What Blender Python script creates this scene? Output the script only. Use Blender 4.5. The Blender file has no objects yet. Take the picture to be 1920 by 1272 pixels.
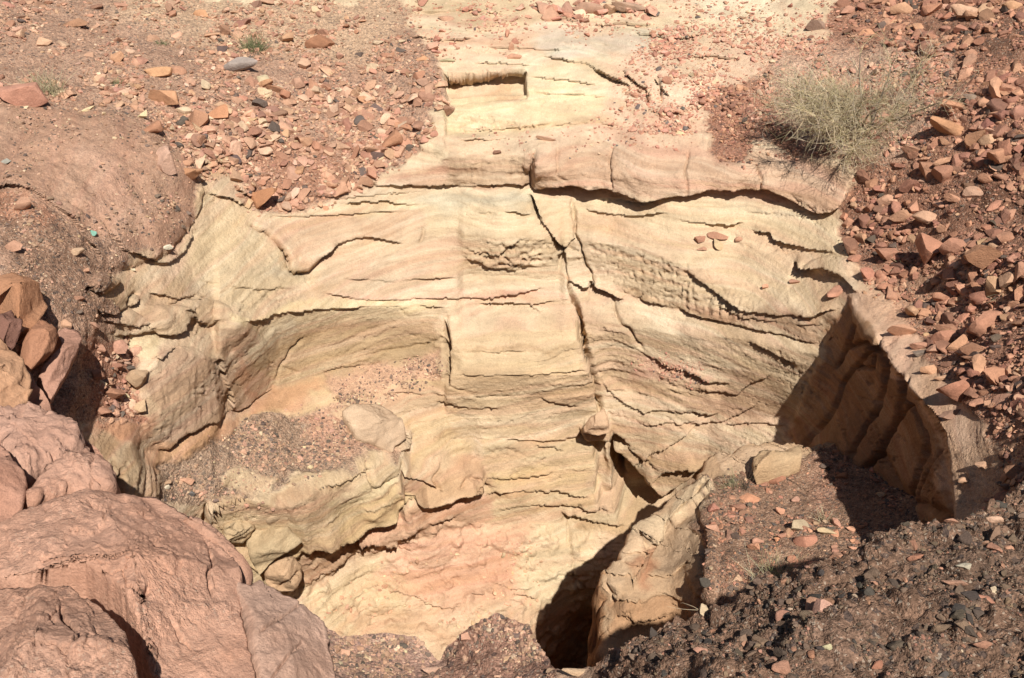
import bpy, math, random
import numpy as np
from mathutils import Matrix, Vector, Quaternion

# ------------------------------------------------------------------ camera
scene = bpy.context.scene
F_PX, CX, CY = 1868.0, 960.0, 636.0          # focal length and centre in photograph pixels (1920 x 1272)
PITCH = math.radians(38.0)
CAM = np.array([0.0, 0.0, 5.0])              # eye of somebody standing on the near bank
cs, sn = math.cos(PITCH), math.sin(PITCH)
cam_data = bpy.data.cameras.new('camera')
cam_data.sensor_width = 36.0
cam_data.lens = F_PX / 1920.0 * 36.0
cam_data.clip_start = 0.05
cam_data.clip_end = 2000.0
cam = bpy.data.objects.new('camera', cam_data)
scene.collection.objects.link(cam)
cam.location = CAM.tolist()
cam.rotation_euler = (math.pi / 2 - PITCH, 0, 0)
scene.camera = cam

# ------------------------------------------------------------------ sky, sun, exposure
SUN_TO = np.array([0.145, -0.50, 0.84]); SUN_TO /= np.linalg.norm(SUN_TO)   # direction towards the sun
SUN_EL = math.asin(SUN_TO[2])
SUN_AZ = math.atan2(SUN_TO[0], SUN_TO[1])    # clockwise from +Y
world = bpy.data.worlds.new('World'); scene.world = world
world.use_nodes = True
nt = world.node_tree; nt.nodes.clear()
wo = nt.nodes.new('ShaderNodeOutputWorld'); bg = nt.nodes.new('ShaderNodeBackground')
sky = nt.nodes.new('ShaderNodeTexSky'); sky.sky_type = 'NISHITA'; sky.sun_disc = False
sky.sun_elevation = SUN_EL; sky.sun_rotation = SUN_AZ
sky.air_density = 1.0; sky.dust_density = 1.0; sky.ozone_density = 1.0
bg.inputs['Strength'].default_value = 0.05
nt.links.new(sky.outputs[0], bg.inputs['Color']); nt.links.new(bg.outputs[0], wo.inputs['Surface'])
sun_data = bpy.data.lights.new('sun', 'SUN')
sun_data.energy = 5.0; sun_data.angle = math.radians(0.53); sun_data.color = (1.0, 0.975, 0.94)
sun = bpy.data.objects.new('sun', sun_data); scene.collection.objects.link(sun)
sun.rotation_mode = 'QUATERNION'
sun.rotation_quaternion = Vector(SUN_TO.tolist()).to_track_quat('Z', 'Y')
sun.location = (2, -5, 14)
vs = scene.view_settings
scene.display_settings.display_device = 'sRGB'
vs.view_transform = 'Standard'; vs.look = 'None'; vs.exposure = 0.48; vs.gamma = 1.0; vs.use_curve_mapping = False

rng = np.random.default_rng(7)
random.seed(7)
COL = scene.collection

# ------------------------------------------------------------------ maths helpers
def lin(rgb, k=0.72):
    c = np.asarray(rgb, float) / 255.0
    l = np.where(c <= 0.04045, c / 12.92, ((c + 0.055) / 1.055) ** 2.4)
    g = (l * np.array([.25, .65, .10])).sum(-1, keepdims=True)
    return (g + (l - g) * 0.84) * k

def rays(U, V):
    a = (U - CX) / F_PX; b = (CY - V) / F_PX
    return np.stack([a, cs + b * sn, -sn + b * cs], -1)

def unproject(U, V, D):
    return CAM + rays(np.asarray(U, float), np.asarray(V, float)) * np.asarray(D, float)[..., None]

def project(P):
    d = P - CAM
    D = d[..., 1] * cs - d[..., 2] * sn
    up = d[..., 1] * sn + d[..., 2] * cs
    return CX + F_PX * d[..., 0] / D, CY - F_PX * up / D, D

def _hash(ix, iy, iz, seed):
    with np.errstate(over='ignore'):
        h = (ix.astype(np.uint32) * np.uint32(374761393)) ^ (iy.astype(np.uint32) * np.uint32(668265263)) ^ (iz.astype(np.uint32) * np.uint32(2147483647 - 912)) ^ np.uint32((seed * 974711 + 12345) & 0xffffffff)
        h = (h ^ (h >> np.uint32(13))) * np.uint32(1274126177)
        h = (h ^ (h >> np.uint32(16))) * np.uint32(2246822519)
        h = h ^ (h >> np.uint32(15))
    return h.astype(np.float32) / np.float32(4294967295.0)

def vnoise(P, seed=0):
    """value noise, -1..1; P (...,3)"""
    P = np.asarray(P, np.float32)
    fl = np.floor(P); i = fl.astype(np.int64); f = P - fl
    w = f * f * f * (f * (f * 6 - 15) + 10)
    out = 0
    for dx in (0, 1):
        wx = w[..., 0] if dx else 1 - w[..., 0]
        for dy in (0, 1):
            wy = w[..., 1] if dy else 1 - w[..., 1]
            for dz in (0, 1):
                wz = w[..., 2] if dz else 1 - w[..., 2]
                out = out + wx * wy * wz * _hash(i[..., 0] + dx, i[..., 1] + dy, i[..., 2] + dz, seed)
    return out * 2 - 1

def fbm(P, octv=4, gain=0.5, lac=2.03, seed=0):
    P = np.asarray(P, np.float32)
    a, s, n = 1.0, 0, 0
    for o in range(octv):
        s = s + a * vnoise(P, seed + o * 17); n += a
        a *= gain; P = P * lac + 7.31
    return s / n

def ridged(P, octv=4, seed=0):
    P = np.asarray(P, np.float32)
    a, s, n = 1.0, 0, 0
    for o in range(octv):
        s = s + a * (1 - np.abs(vnoise(P, seed + o * 13)) * 2); n += a
        a *= 0.5; P = P * 2.07 + 3.1
    return s / n

def p2(U, V, sx, sy, z=0.0):
    return np.stack([U / sx, V / sy, np.full_like(U, z)], -1)

def worley(U, V, sx, sy, seed=0):
    """2-D cell noise: distance to nearest jittered point (0..~1) and cell value"""
    u = U / sx; v = V / sy
    iu = np.floor(u).astype(np.int64); iv = np.floor(v).astype(np.int64)
    best = np.full(u.shape, 9.0, np.float32); second = best.copy(); val = np.zeros(u.shape, np.float32)
    z = np.zeros_like(iu)
    for du in (-1, 0, 1):
        for dv in (-1, 0, 1):
            a, b = iu + du, iv + dv
            jx = a + _hash(a, b, z, seed); jy = b + _hash(a, b, z, seed + 5)
            d = np.sqrt((u - jx) ** 2 + (v - jy) ** 2)
            hv = _hash(a, b, z, seed + 9)
            m = d < best
            second = np.where(m, best, np.minimum(second, d))
            val = np.where(m, hv, val); best = np.where(m, d, best)
    return best, second, val

def smooth(a, b, x):
    t = np.clip((x - a) / (b - a), 0, 1)
    return t * t * (3 - 2 * t)

def tps_fit(pts, vals, lam=1e-5):
    pts = np.asarray(pts, float) / 1000.0; vals = np.asarray(vals, float)
    n = len(pts)
    r2 = ((pts[:, None] - pts[None]) ** 2).sum(-1)
    K = 0.5 * r2 * np.log(r2 + 1e-12) + lam * np.eye(n)
    Pm = np.concatenate([np.ones((n, 1)), pts], 1)
    A = np.zeros((n + 3, n + 3)); A[:n, :n] = K; A[:n, n:] = Pm; A[n:, :n] = Pm.T
    sol = np.linalg.solve(A, np.concatenate([vals, np.zeros(3)]))
    return pts, sol

def tps_eval(model, U, V):
    pts, sol = model
    q = np.stack([U.ravel(), V.ravel()], -1) / 1000.0
    out = sol[-3] + q[:, 0] * sol[-2] + q[:, 1] * sol[-1]
    n = len(pts)
    for s in range(0, len(q), 40000):
        r2 = ((q[s:s + 40000, None, :] - pts[None]) ** 2).sum(-1)
        out[s:s + 40000] += (0.5 * r2 * np.log(r2 + 1e-12)) @ sol[:n]
    return out.reshape(U.shape)

def grid_normals(P):
    du = np.gradient(P, axis=1); dv = np.gradient(P, axis=0)
    n = np.cross(du, dv); n /= np.linalg.norm(n, axis=-1, keepdims=True) + 1e-12
    s = np.sign((n * (CAM - P)).sum(-1, keepdims=True)); s[s == 0] = 1
    return n * s

def poly_sd(U, V, pts):
    """signed distance to polygon (negative inside), arrays U,V"""
    pts = np.asarray(pts, float); n = len(pts)
    d2 = np.full(U.shape, 1e18); inside = np.zeros(U.shape, bool)
    for i in range(n):
        ax, ay = pts[i]; bx, by = pts[(i + 1) % n]
        ex, ey = bx - ax, by - ay
        wx, wy = U - ax, V - ay
        t = np.clip((wx * ex + wy * ey) / (ex * ex + ey * ey + 1e-9), 0, 1)
        d2 = np.minimum(d2, (wx - ex * t) ** 2 + (wy - ey * t) ** 2)
        c = ((ay > V) != (by > V))
        if abs(by - ay) > 1e-9:
            inside ^= c & (U < (bx - ax) * (V - ay) / (by - ay) + ax)
    d = np.sqrt(d2)
    return np.where(inside, -d, d)

def line_d(U, V, pts):
    """distance to polyline, side (+1 below / right of travel), parameter 0..1"""
    pts = np.asarray(pts, float)
    seg = np.linalg.norm(np.diff(pts, axis=0), axis=1); cum = np.concatenate([[0], np.cumsum(seg)])
    best = np.full(U.shape, 1e18); side = np.zeros(U.shape); tt = np.zeros(U.shape)
    for i in range(len(pts) - 1):
        ax, ay = pts[i]; ex, ey = pts[i + 1] - pts[i]
        wx, wy = U - ax, V - ay
        t = np.clip((wx * ex + wy * ey) / (ex * ex + ey * ey + 1e-9), 0, 1)
        d2 = (wx - ex * t) ** 2 + (wy - ey * t) ** 2
        m = d2 < best
        best = np.where(m, d2, best)
        side = np.where(m, np.sign(ex * wy - ey * wx), side)
        tt = np.where(m, (cum[i] + t * seg[i]) / cum[-1], tt)
    return np.sqrt(best), side, tt

def sub(U, V, pts, pad):
    pts = np.asarray(pts, float)
    m = (U > pts[:, 0].min() - pad) & (U < pts[:, 0].max() + pad) & (V > pts[:, 1].min() - pad) & (V < pts[:, 1].max() + pad)
    return np.nonzero(m)

class Paint:
    """surface colours and soil cover, laid out by region of the rock"""
    def __init__(s, U, V, base):
        s.U, s.V = U, V
        w1 = fbm(p2(U, V, 70, 45, 1.3), 4, seed=3); w2 = fbm(p2(U, V, 70, 45, 8.3), 4, seed=4)
        w3 = fbm(p2(U, V, 22, 14, 4.3), 3, gain=.6, seed=6)
        s.wu, s.wv = U + 46 * w1 + 10 * w3, V + 24 * w2 + 6 * w3
        s.col = np.empty(U.shape + (3,)); s.col[:] = lin(base)
        s.soil = np.zeros(U.shape)
    def region(s, pts, rgb=None, feather=12, op=1.0, soil=None, warp=True):
        idx = sub(s.U, s.V, pts, feather + 40)
        if len(idx[0]) == 0: return
        U, V = (s.wu, s.wv) if warp else (s.U, s.V)
        d = poly_sd(U[idx], V[idx], pts)
        m = smooth(feather, -feather, d) * op
        if rgb is not None:
            s.col[idx] = s.col[idx] * (1 - m[:, None]) + lin(rgb) * m[:, None]
        if soil is not None:
            s.soil[idx] = s.soil[idx] * (1 - m) + soil * m
    def band(s, pts, rgb, width, op=1.0):
        idx = sub(s.U, s.V, pts, width * 2 + 40)
        if len(idx[0]) == 0: return
        d, _, t = line_d(s.wu[idx], s.wv[idx], pts)
        m = np.exp(-(d / width) ** 2) * op * np.clip(np.minimum(t, 1 - t) * 8 + .2, 0, 1)
        s.col[idx] = s.col[idx] * (1 - m[:, None]) + lin(rgb) * m[:, None]

class Relief:
    """displacement fields in metres: along the surface normal, and horizontally towards the viewer (overhangs)"""
    def __init__(s, U, V):
        s.U, s.V = U, V
        w1 = fbm(p2(U, V, 34, 34, 2.2), 4, gain=.7, seed=21); w2 = fbm(p2(U, V, 40, 30, 5.2), 4, gain=.75, seed=22)
        s.wu, s.wv = U + 8 * w1, V + 4.5 * w2
        s.n = np.zeros(U.shape); s.h = np.zeros(U.shape)
    def ledge(s, pts, cm, wa=16, wb=22, ends=7, warp=True):
        idx = sub(s.U, s.V, pts, max(wa, wb) * 3 + 14)
        if len(idx[0]) == 0: return
        d, sd, t = line_d(s.wu[idx], s.wv[idx], pts) if warp else line_d(s.U[idx], s.V[idx] + 2 * (s.wv - s.V)[idx] / 7, pts)
        tap = np.clip(np.minimum(t, 1 - t) * ends, 0, 1)
        tap = np.where((t <= 0) | (t >= 1), 0, tap)
        mod = np.clip(.70 + .95 * fbm(p2(s.U[idx], s.V[idx], 55, 55, 3.3), 2, seed=77), .08, 1.6)
        p = cm / 100 * tap * mod
        e_ = 1.25 * np.where(sd > 0, -p * 0.62 * np.exp(-d / wb), p * 0.5 * np.exp(-d / wa))
        s.h[idx] += e_; s.n[idx] += .45 * e_
    def crack(s, pts, cm=3, w=2.0):
        idx = sub(s.U, s.V, pts, w * 4 + 14)
        if len(idx[0]) == 0: return
        d, sd, t = line_d(s.wu[idx] , s.wv[idx], pts)
        tap = np.clip(np.minimum(t, 1 - t) * 6 + .25, 0, 1)
        s.n[idx] -= cm / 100 * tap * np.exp(-(d / w) ** 2)
    def proud(s, pts, cm, feather=2.0, horiz=True, warp=True, fade=None, fadex=None):
        idx = sub(s.U, s.V, pts, feather + 14)
        if len(idx[0]) == 0: return
        U, V = (s.wu, s.wv) if warp else (s.U, s.V)
        m = smooth(feather, -feather, poly_sd(U[idx], V[idx], pts) + (2.2 * fbm(p2(s.U[idx], s.V[idx], 9, 9, .7), 3, seed=23) if not warp else 0))
        if fade: m = m * smooth(fade[1], fade[0], s.V[idx])
        if fadex: m = m * smooth(fadex[1], fadex[0], s.U[idx])
        (s.h if horiz else s.n)[idx] += m * cm / 100
    def bulge(s, cx, cy, rx, ry, cm, k=2.0):
        r = ((s.wu - cx) / rx) ** 2 + ((s.wv - cy) / ry) ** 2
        s.n += cm / 100 * np.clip(1 - r, 0, 1) ** (1 / k)
    def pits(s, pts, cm, sx, sy, feather=14, seed=1):
        idx = sub(s.U, s.V, pts, feather + 10)
        if len(idx[0]) == 0: return
        m = smooth(feather, -feather, poly_sd(s.wu[idx], s.wv[idx], pts))
        d1, d2, v = worley(s.U[idx] + 5 * s.wu[idx] - 5 * s.U[idx], s.V[idx], sx, sy, seed)
        s.n[idx] += m * cm / 100 * (0.5 - np.exp(-(d1 / .34) ** 2) * (0.5 + v))
    def fluting(s, pts, cm, sx, sy, feather=10, seed=2):
        idx = sub(s.U, s.V, pts, feather + 10)
        if len(idx[0]) == 0: return
        m = smooth(feather, -feather, poly_sd(s.wu[idx], s.wv[idx], pts))
        s.n[idx] += m * cm / 100 * ridged(p2(s.U[idx], s.V[idx], sx, sy, 1.5), 2, seed)

# ------------------------------------------------------------------ node materials
def N(t, typ, **kw):
    n = t.nodes.new(typ)
    for k, v in kw.items(): setattr(n, k, v)
    return n

def mixc(t, a, b, fac, mode='MIX'):
    m = N(t, 'ShaderNodeMix', data_type='RGBA', blend_type=mode)
    for sock, v in ((m.inputs[6], a), (m.inputs[7], b), (m.inputs[0], fac)):
        if isinstance(v, bpy.types.NodeSocket): t.links.new(v, sock)
        elif isinstance(v, tuple): sock.default_value = v if len(v) == 4 else v + (1,)
        else: sock.default_value = v
    return m.outputs[2]

def mr(t, v, a, b, c, d):
    m = N(t, 'ShaderNodeMapRange'); t.links.new(v, m.inputs[0])
    for i, x in enumerate((a, b, c, d)): m.inputs[i + 1].default_value = x
    return m.outputs[0]

def mth(t, op, a, b=None):
    m = N(t, 'ShaderNodeMath', operation=op)
    for i, v in enumerate((a, b)):
        if v is None: continue
        if isinstance(v, bpy.types.NodeSocket): t.links.new(v, m.inputs[i])
        else: m.inputs[i].default_value = v
    return m.outputs[0]

def noise_tex(t, vec, scale, detail=6, rough=0.6):
    n = N(t, 'ShaderNodeTexNoise'); n.inputs['Scale'].default_value = scale
    n.inputs['Detail'].default_value = detail; n.inputs['Roughness'].default_value = rough
    t.links.new(vec, n.inputs['Vector']); return n.outputs[0]

def terrain_material(name, bump=0.5, lam=1.0):
    m = bpy.data.materials.new(name); m.use_nodes = True
    t = m.node_tree; b = t.nodes['Principled BSDF']
    b.inputs['Roughness'].default_value = 1.0; b.inputs['Specular IOR Level'].default_value = 0.04
    co = N(t, 'ShaderNodeTexCoord').outputs['Object']
    at = N(t, 'ShaderNodeAttribute', attribute_name='Col').outputs['Color']
    so = N(t, 'ShaderNodeAttribute', attribute_name='soil').outputs['Fac']
    mp = N(t, 'ShaderNodeMapping'); mp.inputs['Scale'].default_value = (1.6, 1.6, 26.0); t.links.new(co, mp.inputs[0])
    # stone: mottling, fine lamination, mineral staining
    mott = mr(t, noise_tex(t, co, 7, 9, .7), .3, .7, .84, 1.13)
    lamn = mr(t, noise_tex(t, mp.outputs[0], 2.6, 7, .7), .3, .7, 1 - .16 * lam, 1 + .12 * lam)
    grain = mr(t, noise_tex(t, co, 150, 4, .8), .3, .7, .80, 1.18)
    f = mth(t, 'MULTIPLY', mth(t, 'MULTIPLY', mott, lamn), grain)
    cc = N(t, 'ShaderNodeCombineColor'); [t.links.new(f, cc.inputs[i]) for i in range(3)]
    stone = mixc(t, at, cc.outputs[0], 1.0, 'MULTIPLY')
    stain = mr(t, noise_tex(t, co, 3.1, 7, .7), .56, .74, 0, .35)
    stone = mixc(t, stone, mixc(t, stone, (1.0, .80, .66), 1.0, 'MULTIPLY'), stain)
    # soil: grit of mixed small grains
    v1 = N(t, 'ShaderNodeTexVoronoi'); v1.inputs['Scale'].default_value = 75; t.links.new(co, v1.inputs['Vector'])
    v2 = N(t, 'ShaderNodeTexVoronoi'); v2.inputs['Scale'].default_value = 210; t.links.new(co, v2.inputs['Vector'])
    sx = N(t, 'ShaderNodeSeparateColor'); t.links.new(v1.outputs['Color'], sx.inputs[0])
    sy = N(t, 'ShaderNodeSeparateColor'); t.links.new(v2.outputs['Color'], sy.inputs[0])
    g1 = mr(t, sx.outputs[0], 0, 1, .72, 1.22); g2 = mr(t, sy.outputs[0], 0, 1, .66, 1.3)
    gm = mth(t, 'MULTIPLY', mth(t, 'MULTIPLY', g1, g2), mott)
    gc = N(t, 'ShaderNodeCombineColor'); [t.links.new(gm, gc.inputs[i]) for i in range(3)]
    soil = mixc(t, at, gc.outputs[0], 1.0, 'MULTIPLY')
    soil = mixc(t, soil, (.045, .042, .042), mr(t, sx.outputs[1], .90, .92, 0, .55))
    soil = mixc(t, soil, (.42, .33, .24), mr(t, sy.outputs[1], .93, .95, 0, .6))
    t.links.new(mixc(t, stone, soil, so), b.inputs['Base Color'])
    # relief finer than the mesh
    h1 = noise_tex(t, co, 60, 6, .68)
    h2 = N(t, 'ShaderNodeTexVoronoi'); h2.inputs['Scale'].default_value = 90; t.links.new(co, h2.inputs['Vector'])
    hl = noise_tex(t, mp.outputs[0], 5.0, 4, .6)
    hs = mth(t, 'ADD', mth(t, 'ADD', mth(t, 'MULTIPLY', h1, .010), mth(t, 'MULTIPLY', noise_tex(t, co, 170, 4, .75), .004)), mth(t, 'MULTIPLY', hl, .004 * lam))
    h3 = N(t, 'ShaderNodeTexVoronoi'); h3.inputs['Scale'].default_value = 240; t.links.new(co, h3.inputs['Vector'])
    hg = mth(t, 'ADD', mth(t, 'ADD', mth(t, 'MULTIPLY', noise_tex(t, co, 130, 5, .75), .007), mth(t, 'MULTIPLY', h2.outputs['Distance'], -.007)), mth(t, 'MULTIPLY', h3.outputs['Distance'], -.0045))
    mx = N(t, 'ShaderNodeMix'); t.links.new(so, mx.inputs[0]); t.links.new(hs, mx.inputs[2]); t.links.new(hg, mx.inputs[3])
    bp = N(t, 'ShaderNodeBump'); bp.inputs['Strength'].default_value = bump; bp.inputs['Distance'].default_value = 1.0
    t.links.new(mx.outputs[0], bp.inputs['Height']); t.links.new(bp.outputs[0], b.inputs['Normal'])
    return m

def stone_material(name, use_attr):
    """loose stones: colour from the stone itself (object colour or per-stone attribute)"""
    m = bpy.data.materials.new(name); m.use_nodes = True
    t = m.node_tree; b = t.nodes['Principled BSDF']
    b.inputs['Roughness'].default_value = 0.9; b.inputs['Specular IOR Level'].default_value = 0.2
    tc = N(t, 'ShaderNodeTexCoord')
    if use_attr:
        base = N(t, 'ShaderNodeAttribute', attribute_name='Col').outputs['Color']; co = tc.outputs['Object']; sc = 1.0
    else:
        base = N(t, 'ShaderNodeObjectInfo').outputs['Color']
        geo = N(t, 'ShaderNodeNewGeometry'); co = geo.outputs['Position']
    f = mth(t, 'MULTIPLY', mr(t, noise_tex(t, co, 14, 6, .65), .3, .7, .78, 1.18), mr(t, noise_tex(t, co, 160, 3, .7), .25, .75, .8, 1.18))
    cc = N(t, 'ShaderNodeCombineColor'); [t.links.new(f, cc.inputs[i]) for i in range(3)]
    t.links.new(mixc(t, base, cc.outputs[0], 1.0, 'MULTIPLY'), b.inputs['Base Color'])
    bp = N(t, 'ShaderNodeBump'); bp.inputs['Strength'].default_value = .6; bp.inputs['Distance'].default_value = 1.0
    h = mth(t, 'ADD', mth(t, 'MULTIPLY', noise_tex(t, co, 45, 6, .7), .012), mth(t, 'MULTIPLY', noise_tex(t, co, 200, 3, .7), .003))
    t.links.new(h, bp.inputs['Height']); t.links.new(bp.outputs[0], b.inputs['Normal'])
    return m

def plant_material(name):
    m = bpy.data.materials.new(name); m.use_nodes = True
    t = m.node_tree; b = t.nodes['Principled BSDF']
    b.inputs['Roughness'].default_value = 0.8; b.inputs['Specular IOR Level'].default_value = 0.2
    at = N(t, 'ShaderNodeAttribute', attribute_name='Col').outputs['Color']
    co = N(t, 'ShaderNodeTexCoord').outputs['Object']
    f = mr(t, noise_tex(t, co, 40, 3, .6), .3, .7, .8, 1.2)
    cc = N(t, 'ShaderNodeCombineColor'); [t.links.new(f, cc.inputs[i]) for i in range(3)]
    t.links.new(mixc(t, at, cc.outputs[0], 1.0, 'MULTIPLY'), b.inputs['Base Color'])
    return m

M_BED = terrain_material('bedded_sandstone', .9, 1.0)
M_SOIL = terrain_material('stony_soil', .8, 0.0)
M_BOULD = terrain_material('pink_boulder_rock', .8, 0.0)
M_STONE = stone_material('loose_stone', False)
M_GRIT = stone_material('small_stones', True)
M_PLANT = plant_material('dry_plant')

# ------------------------------------------------------------------ mesh helpers
def new_mesh(name, verts, faces, mat, col=None, soil=None, smooth_sh=True):
    """verts (n,3), faces list of arrays with equal corner count (m,k)"""
    me = bpy.data.meshes.new(name)
    if not isinstance(faces, list): faces = [faces]
    nl = sum(f.size for f in faces); nf = sum(len(f) for f in faces)
    me.vertices.add(len(verts)); me.loops.add(nl); me.polygons.add(nf)
    me.vertices.foreach_set('co', np.ascontiguousarray(verts, np.float32).ravel())
    me.loops.foreach_set('vertex_index', np.concatenate([f.ravel() for f in faces]).astype(np.int32))
    tot = np.concatenate([np.full(len(f), f.shape[1], np.int32) for f in faces])
    start = np.concatenate([[0], np.cumsum(tot)[:-1]]).astype(np.int32)
    me.polygons.foreach_set('loop_start', start)
    me.polygons.foreach_set('use_smooth', np.full(nf, smooth_sh, bool))
    me.update(calc_edges=True)
    if col is not None:
        a = me.color_attributes.new('Col', 'FLOAT_COLOR', 'POINT')
        c = np.ones((len(verts), 4), np.float32); c[:, :3] = col
        a.data.foreach_set('color', c.ravel())
    if soil is not None:
        a = me.attributes.new('soil', 'FLOAT', 'POINT'); a.data.foreach_set('value', np.ascontiguousarray(soil, np.float32).ravel())
    me.materials.append(mat)
    return me

def add(name, me, parent=None, **props):
    o = bpy.data.objects.new(name, me); COL.objects.link(o)
    if parent is not None: o.parent = parent
    for k, v in props.items(): o[k] = v
    return o

def grid_faces(nr, nc):
    i = np.arange(nr * nc).reshape(nr, nc)
    return np.stack([i[:-1, :-1], i[1:, :-1], i[1:, 1:], i[:-1, 1:]], -1).reshape(-1, 4)

def compact(verts, faces, *attrs):
    used = np.unique(faces); remap = np.full(len(verts), -1); remap[used] = np.arange(len(used))
    return [verts[used], remap[faces]] + [a[used] for a in attrs]

# ================================================================== MAIN TERRAIN (pit, far wall, both banks)
def axis(lo, a, b, hi, step, g=1.10):
    mid = np.arange(a, b + step, step)
    l, x, s = [], a, step
    while x > lo: s *= g; x -= s; l.append(x)
    r, x, s = [], mid[-1], step
    while x < hi: s *= g; x += s; r.append(x)
    return np.concatenate([l[::-1], mid, r])

ctrl = [
 (-900,-420,8.5),(0,-420,10),(960,-420,11),(1920,-420,9),(2800,-420,7.5),
 (-900,-150,6.2),(0,-150,7.6),(500,-150,8.2),(960,-150,8.4),(1400,-150,8.0),(1920,-150,6.8),(2800,-150,5.5),
 (-900,0,5.2),(0,0,6.2),(300,0,6.7),(600,0,7.0),(960,0,7.0),(1300,0,6.9),(1600,0,6.4),(1920,0,5.6),(2800,0,4.5),
 (0,120,5.5),(200,120,5.8),(450,120,6.2),(700,120,6.4),(830,120,6.4),(960,120,6.4),(1150,120,6.4),(1300,120,6.25),(1500,120,6.0),(1700,120,5.6),(1920,120,5.05),
 (-900,230,4.1),(0,230,4.95),(200,230,5.25),(400,230,5.6),(600,230,6.0),(780,230,6.1),(960,230,6.1),(1150,230,6.08),(1330,230,5.95),(1500,230,5.75),(1700,230,5.25),(1920,230,4.7),(2800,230,3.8),
 (600,300,5.8),(850,300,5.9),(1000,300,5.86),(1200,300,5.8),(1400,300,5.65),
 (700,345,5.85),(850,345,5.92),(1000,345,5.9),(1150,345,5.87),(1400,345,5.65),
 (0,400,4.35),(150,400,4.65),(300,400,5.0),(400,400,5.3),(500,400,5.55),(700,400,5.75),(960,400,5.8),(1200,400,5.75),(1400,400,5.6),(1550,400,5.4),(1700,400,5.0),(1920,400,4.5),
 (-900,500,3.2),(0,500,4.05),(150,500,4.4),(250,500,4.7),(350,500,5.0),(500,500,5.4),(700,500,5.7),(960,500,5.8),(1200,500,5.72),(1400,500,5.5),(1550,500,5.2),(1650,500,4.95),(1800,500,4.5),(1920,500,4.1),(2800,500,3.0),
 (0,580,4.0),(150,580,4.2),(250,580,4.62),(330,580,4.87),(430,580,5.15),(600,580,5.55),(800,580,5.78),(960,580,5.8),(1100,580,5.78),(1300,580,5.55),(1450,580,5.3),(1560,580,5.05),(1600,580,4.85),(1700,580,4.66),(1800,580,4.4),(1920,580,4.0),
 (150,650,4.2),(200,650,4.42),(240,650,4.6),(300,650,4.75),(420,650,5.1),(600,650,5.58),(780,650,5.75),(850,650,5.70),(1000,650,5.7),(1090,650,5.75),(1250,650,5.65),(1400,650,5.4),(1520,650,5.15),(1565,650,5.05),(1640,650,4.45),(1750,650,4.24),(1920,650,3.75),
 (150,740,4.2),(200,740,4.4),(250,740,4.55),(350,740,4.75),(430,740,5.05),(500,740,5.35),(620,740,5.5),(750,740,5.65),(850,740,5.68),(1000,740,5.74),(1120,740,5.8),(1300,740,5.6),(1450,740,5.35),(1510,740,5.22),(1600,740,4.92),(1800,740,3.84),(1920,740,3.5),
 (150,810,4.2),(210,810,4.37),(260,810,4.45),(330,810,4.65),(430,810,5.0),(550,810,5.3),(650,810,5.45),(750,810,5.62),(850,810,5.7),(1000,810,5.78),(1110,810,5.85),(1250,810,5.7),(1400,810,5.5),(1480,810,5.35),(1590,810,4.85),(1680,810,4.52),(1850,810,3.56),(1920,810,3.35),
 (250,900,4.35),(320,900,4.6),(400,900,4.8),(520,900,5.05),(620,900,5.25),(700,900,5.4),(800,900,5.6),(960,900,5.82),(1100,900,5.9),(1200,900,5.95),(1300,900,5.85),(1480,900,5.3),(1600,900,4.8),(1700,900,4.38),(1850,900,3.45),(1920,900,3.2),
 (300,990,4.5),(400,990,4.95),(550,990,5.15),(650,990,5.35),(760,990,5.55),(900,990,5.8),(1000,990,5.9),(1100,990,6.0),(1250,990,6.0),(1400,990,5.7),(1600,990,5.0),(1700,990,4.45),(1850,990,3.28),(1920,990,3.0),
 (450,1080,5.1),(560,1080,5.35),(700,1080,5.65),(850,1080,5.82),(1000,1080,5.9),(1100,1080,5.98),(1250,1080,5.9),
 (450,1190,5.2),(600,1190,5.45),(750,1190,5.6),(900,1190,5.65),(1030,1190,6.0),(1100,1190,6.5),(1200,1190,6.5),(1700,1190,3.6),
 (300,1300,4.6),(700,1300,5.35),(960,1300,5.6),(1050,1300,6.5),(1200,1300,6.6),(1600,1300,4.5),
 (300,1500,4.3),(800,1500,4.85),(1200,1500,6.0),(1600,1500,4.4),(2000,1500,3.0),
 (0,700,4.1),(0,900,3.7),(0,1200,3.7),(-900,900,2.6),(-900,1500,2.2),(150,1000,4.2),(2800,900,2.0),(2800,1500,1.8),(1920,1100,2.5),(1920,1500,2.4),
]
cA = np.array(ctrl, float)
uA = axis(-900, -16, 1936, 2800, 2.45); vA = axis(-420, -12, 1284, 1500, 2.45)
UA, VA = np.meshgrid(uA, vA)
RIM = np.array([(1585,545,4.98),(1600,580,4.85),(1625,630,4.55),(1655,662,4.36),(1700,722,4.08),(1740,768,3.88),(1768,812,3.74),(1780,870,3.64),(1788,930,3.54),(1794,990,3.42),(1800,1100,3.2),(1804,1300,2.95),(1806,1500,2.8)])
def rim_x(V): return np.where(V >= 545, np.interp(V, RIM[:, 1], RIM[:, 0]), 1585 + (545 - V) * 1.2)
left_of = cA[:, 0] < rim_x(cA[:, 1]) - 12
right_of = cA[:, 0] > rim_x(cA[:, 1]) + 12
RIMW = RIM + np.stack([np.zeros(len(RIM)), np.zeros(len(RIM)), .26 * np.clip((RIM[:, 1] - 560) / 110, 0, 1)], -1)   # the wall is undercut below its rim
cW = np.concatenate([cA[left_of | (cA[:, 1] <= 545)], RIMW])
cB = np.concatenate([cA[(right_of & (cA[:, 0] > 1500)) | ((cA[:, 1] <= 580) & (cA[:, 0] >= 1150))], RIM])
modelA = tps_fit(cW[:, :2], 1 / cW[:, 2], 2e-6)
modelB = tps_fit(cB[:, :2], 1 / cB[:, 2], 2e-6)
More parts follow.
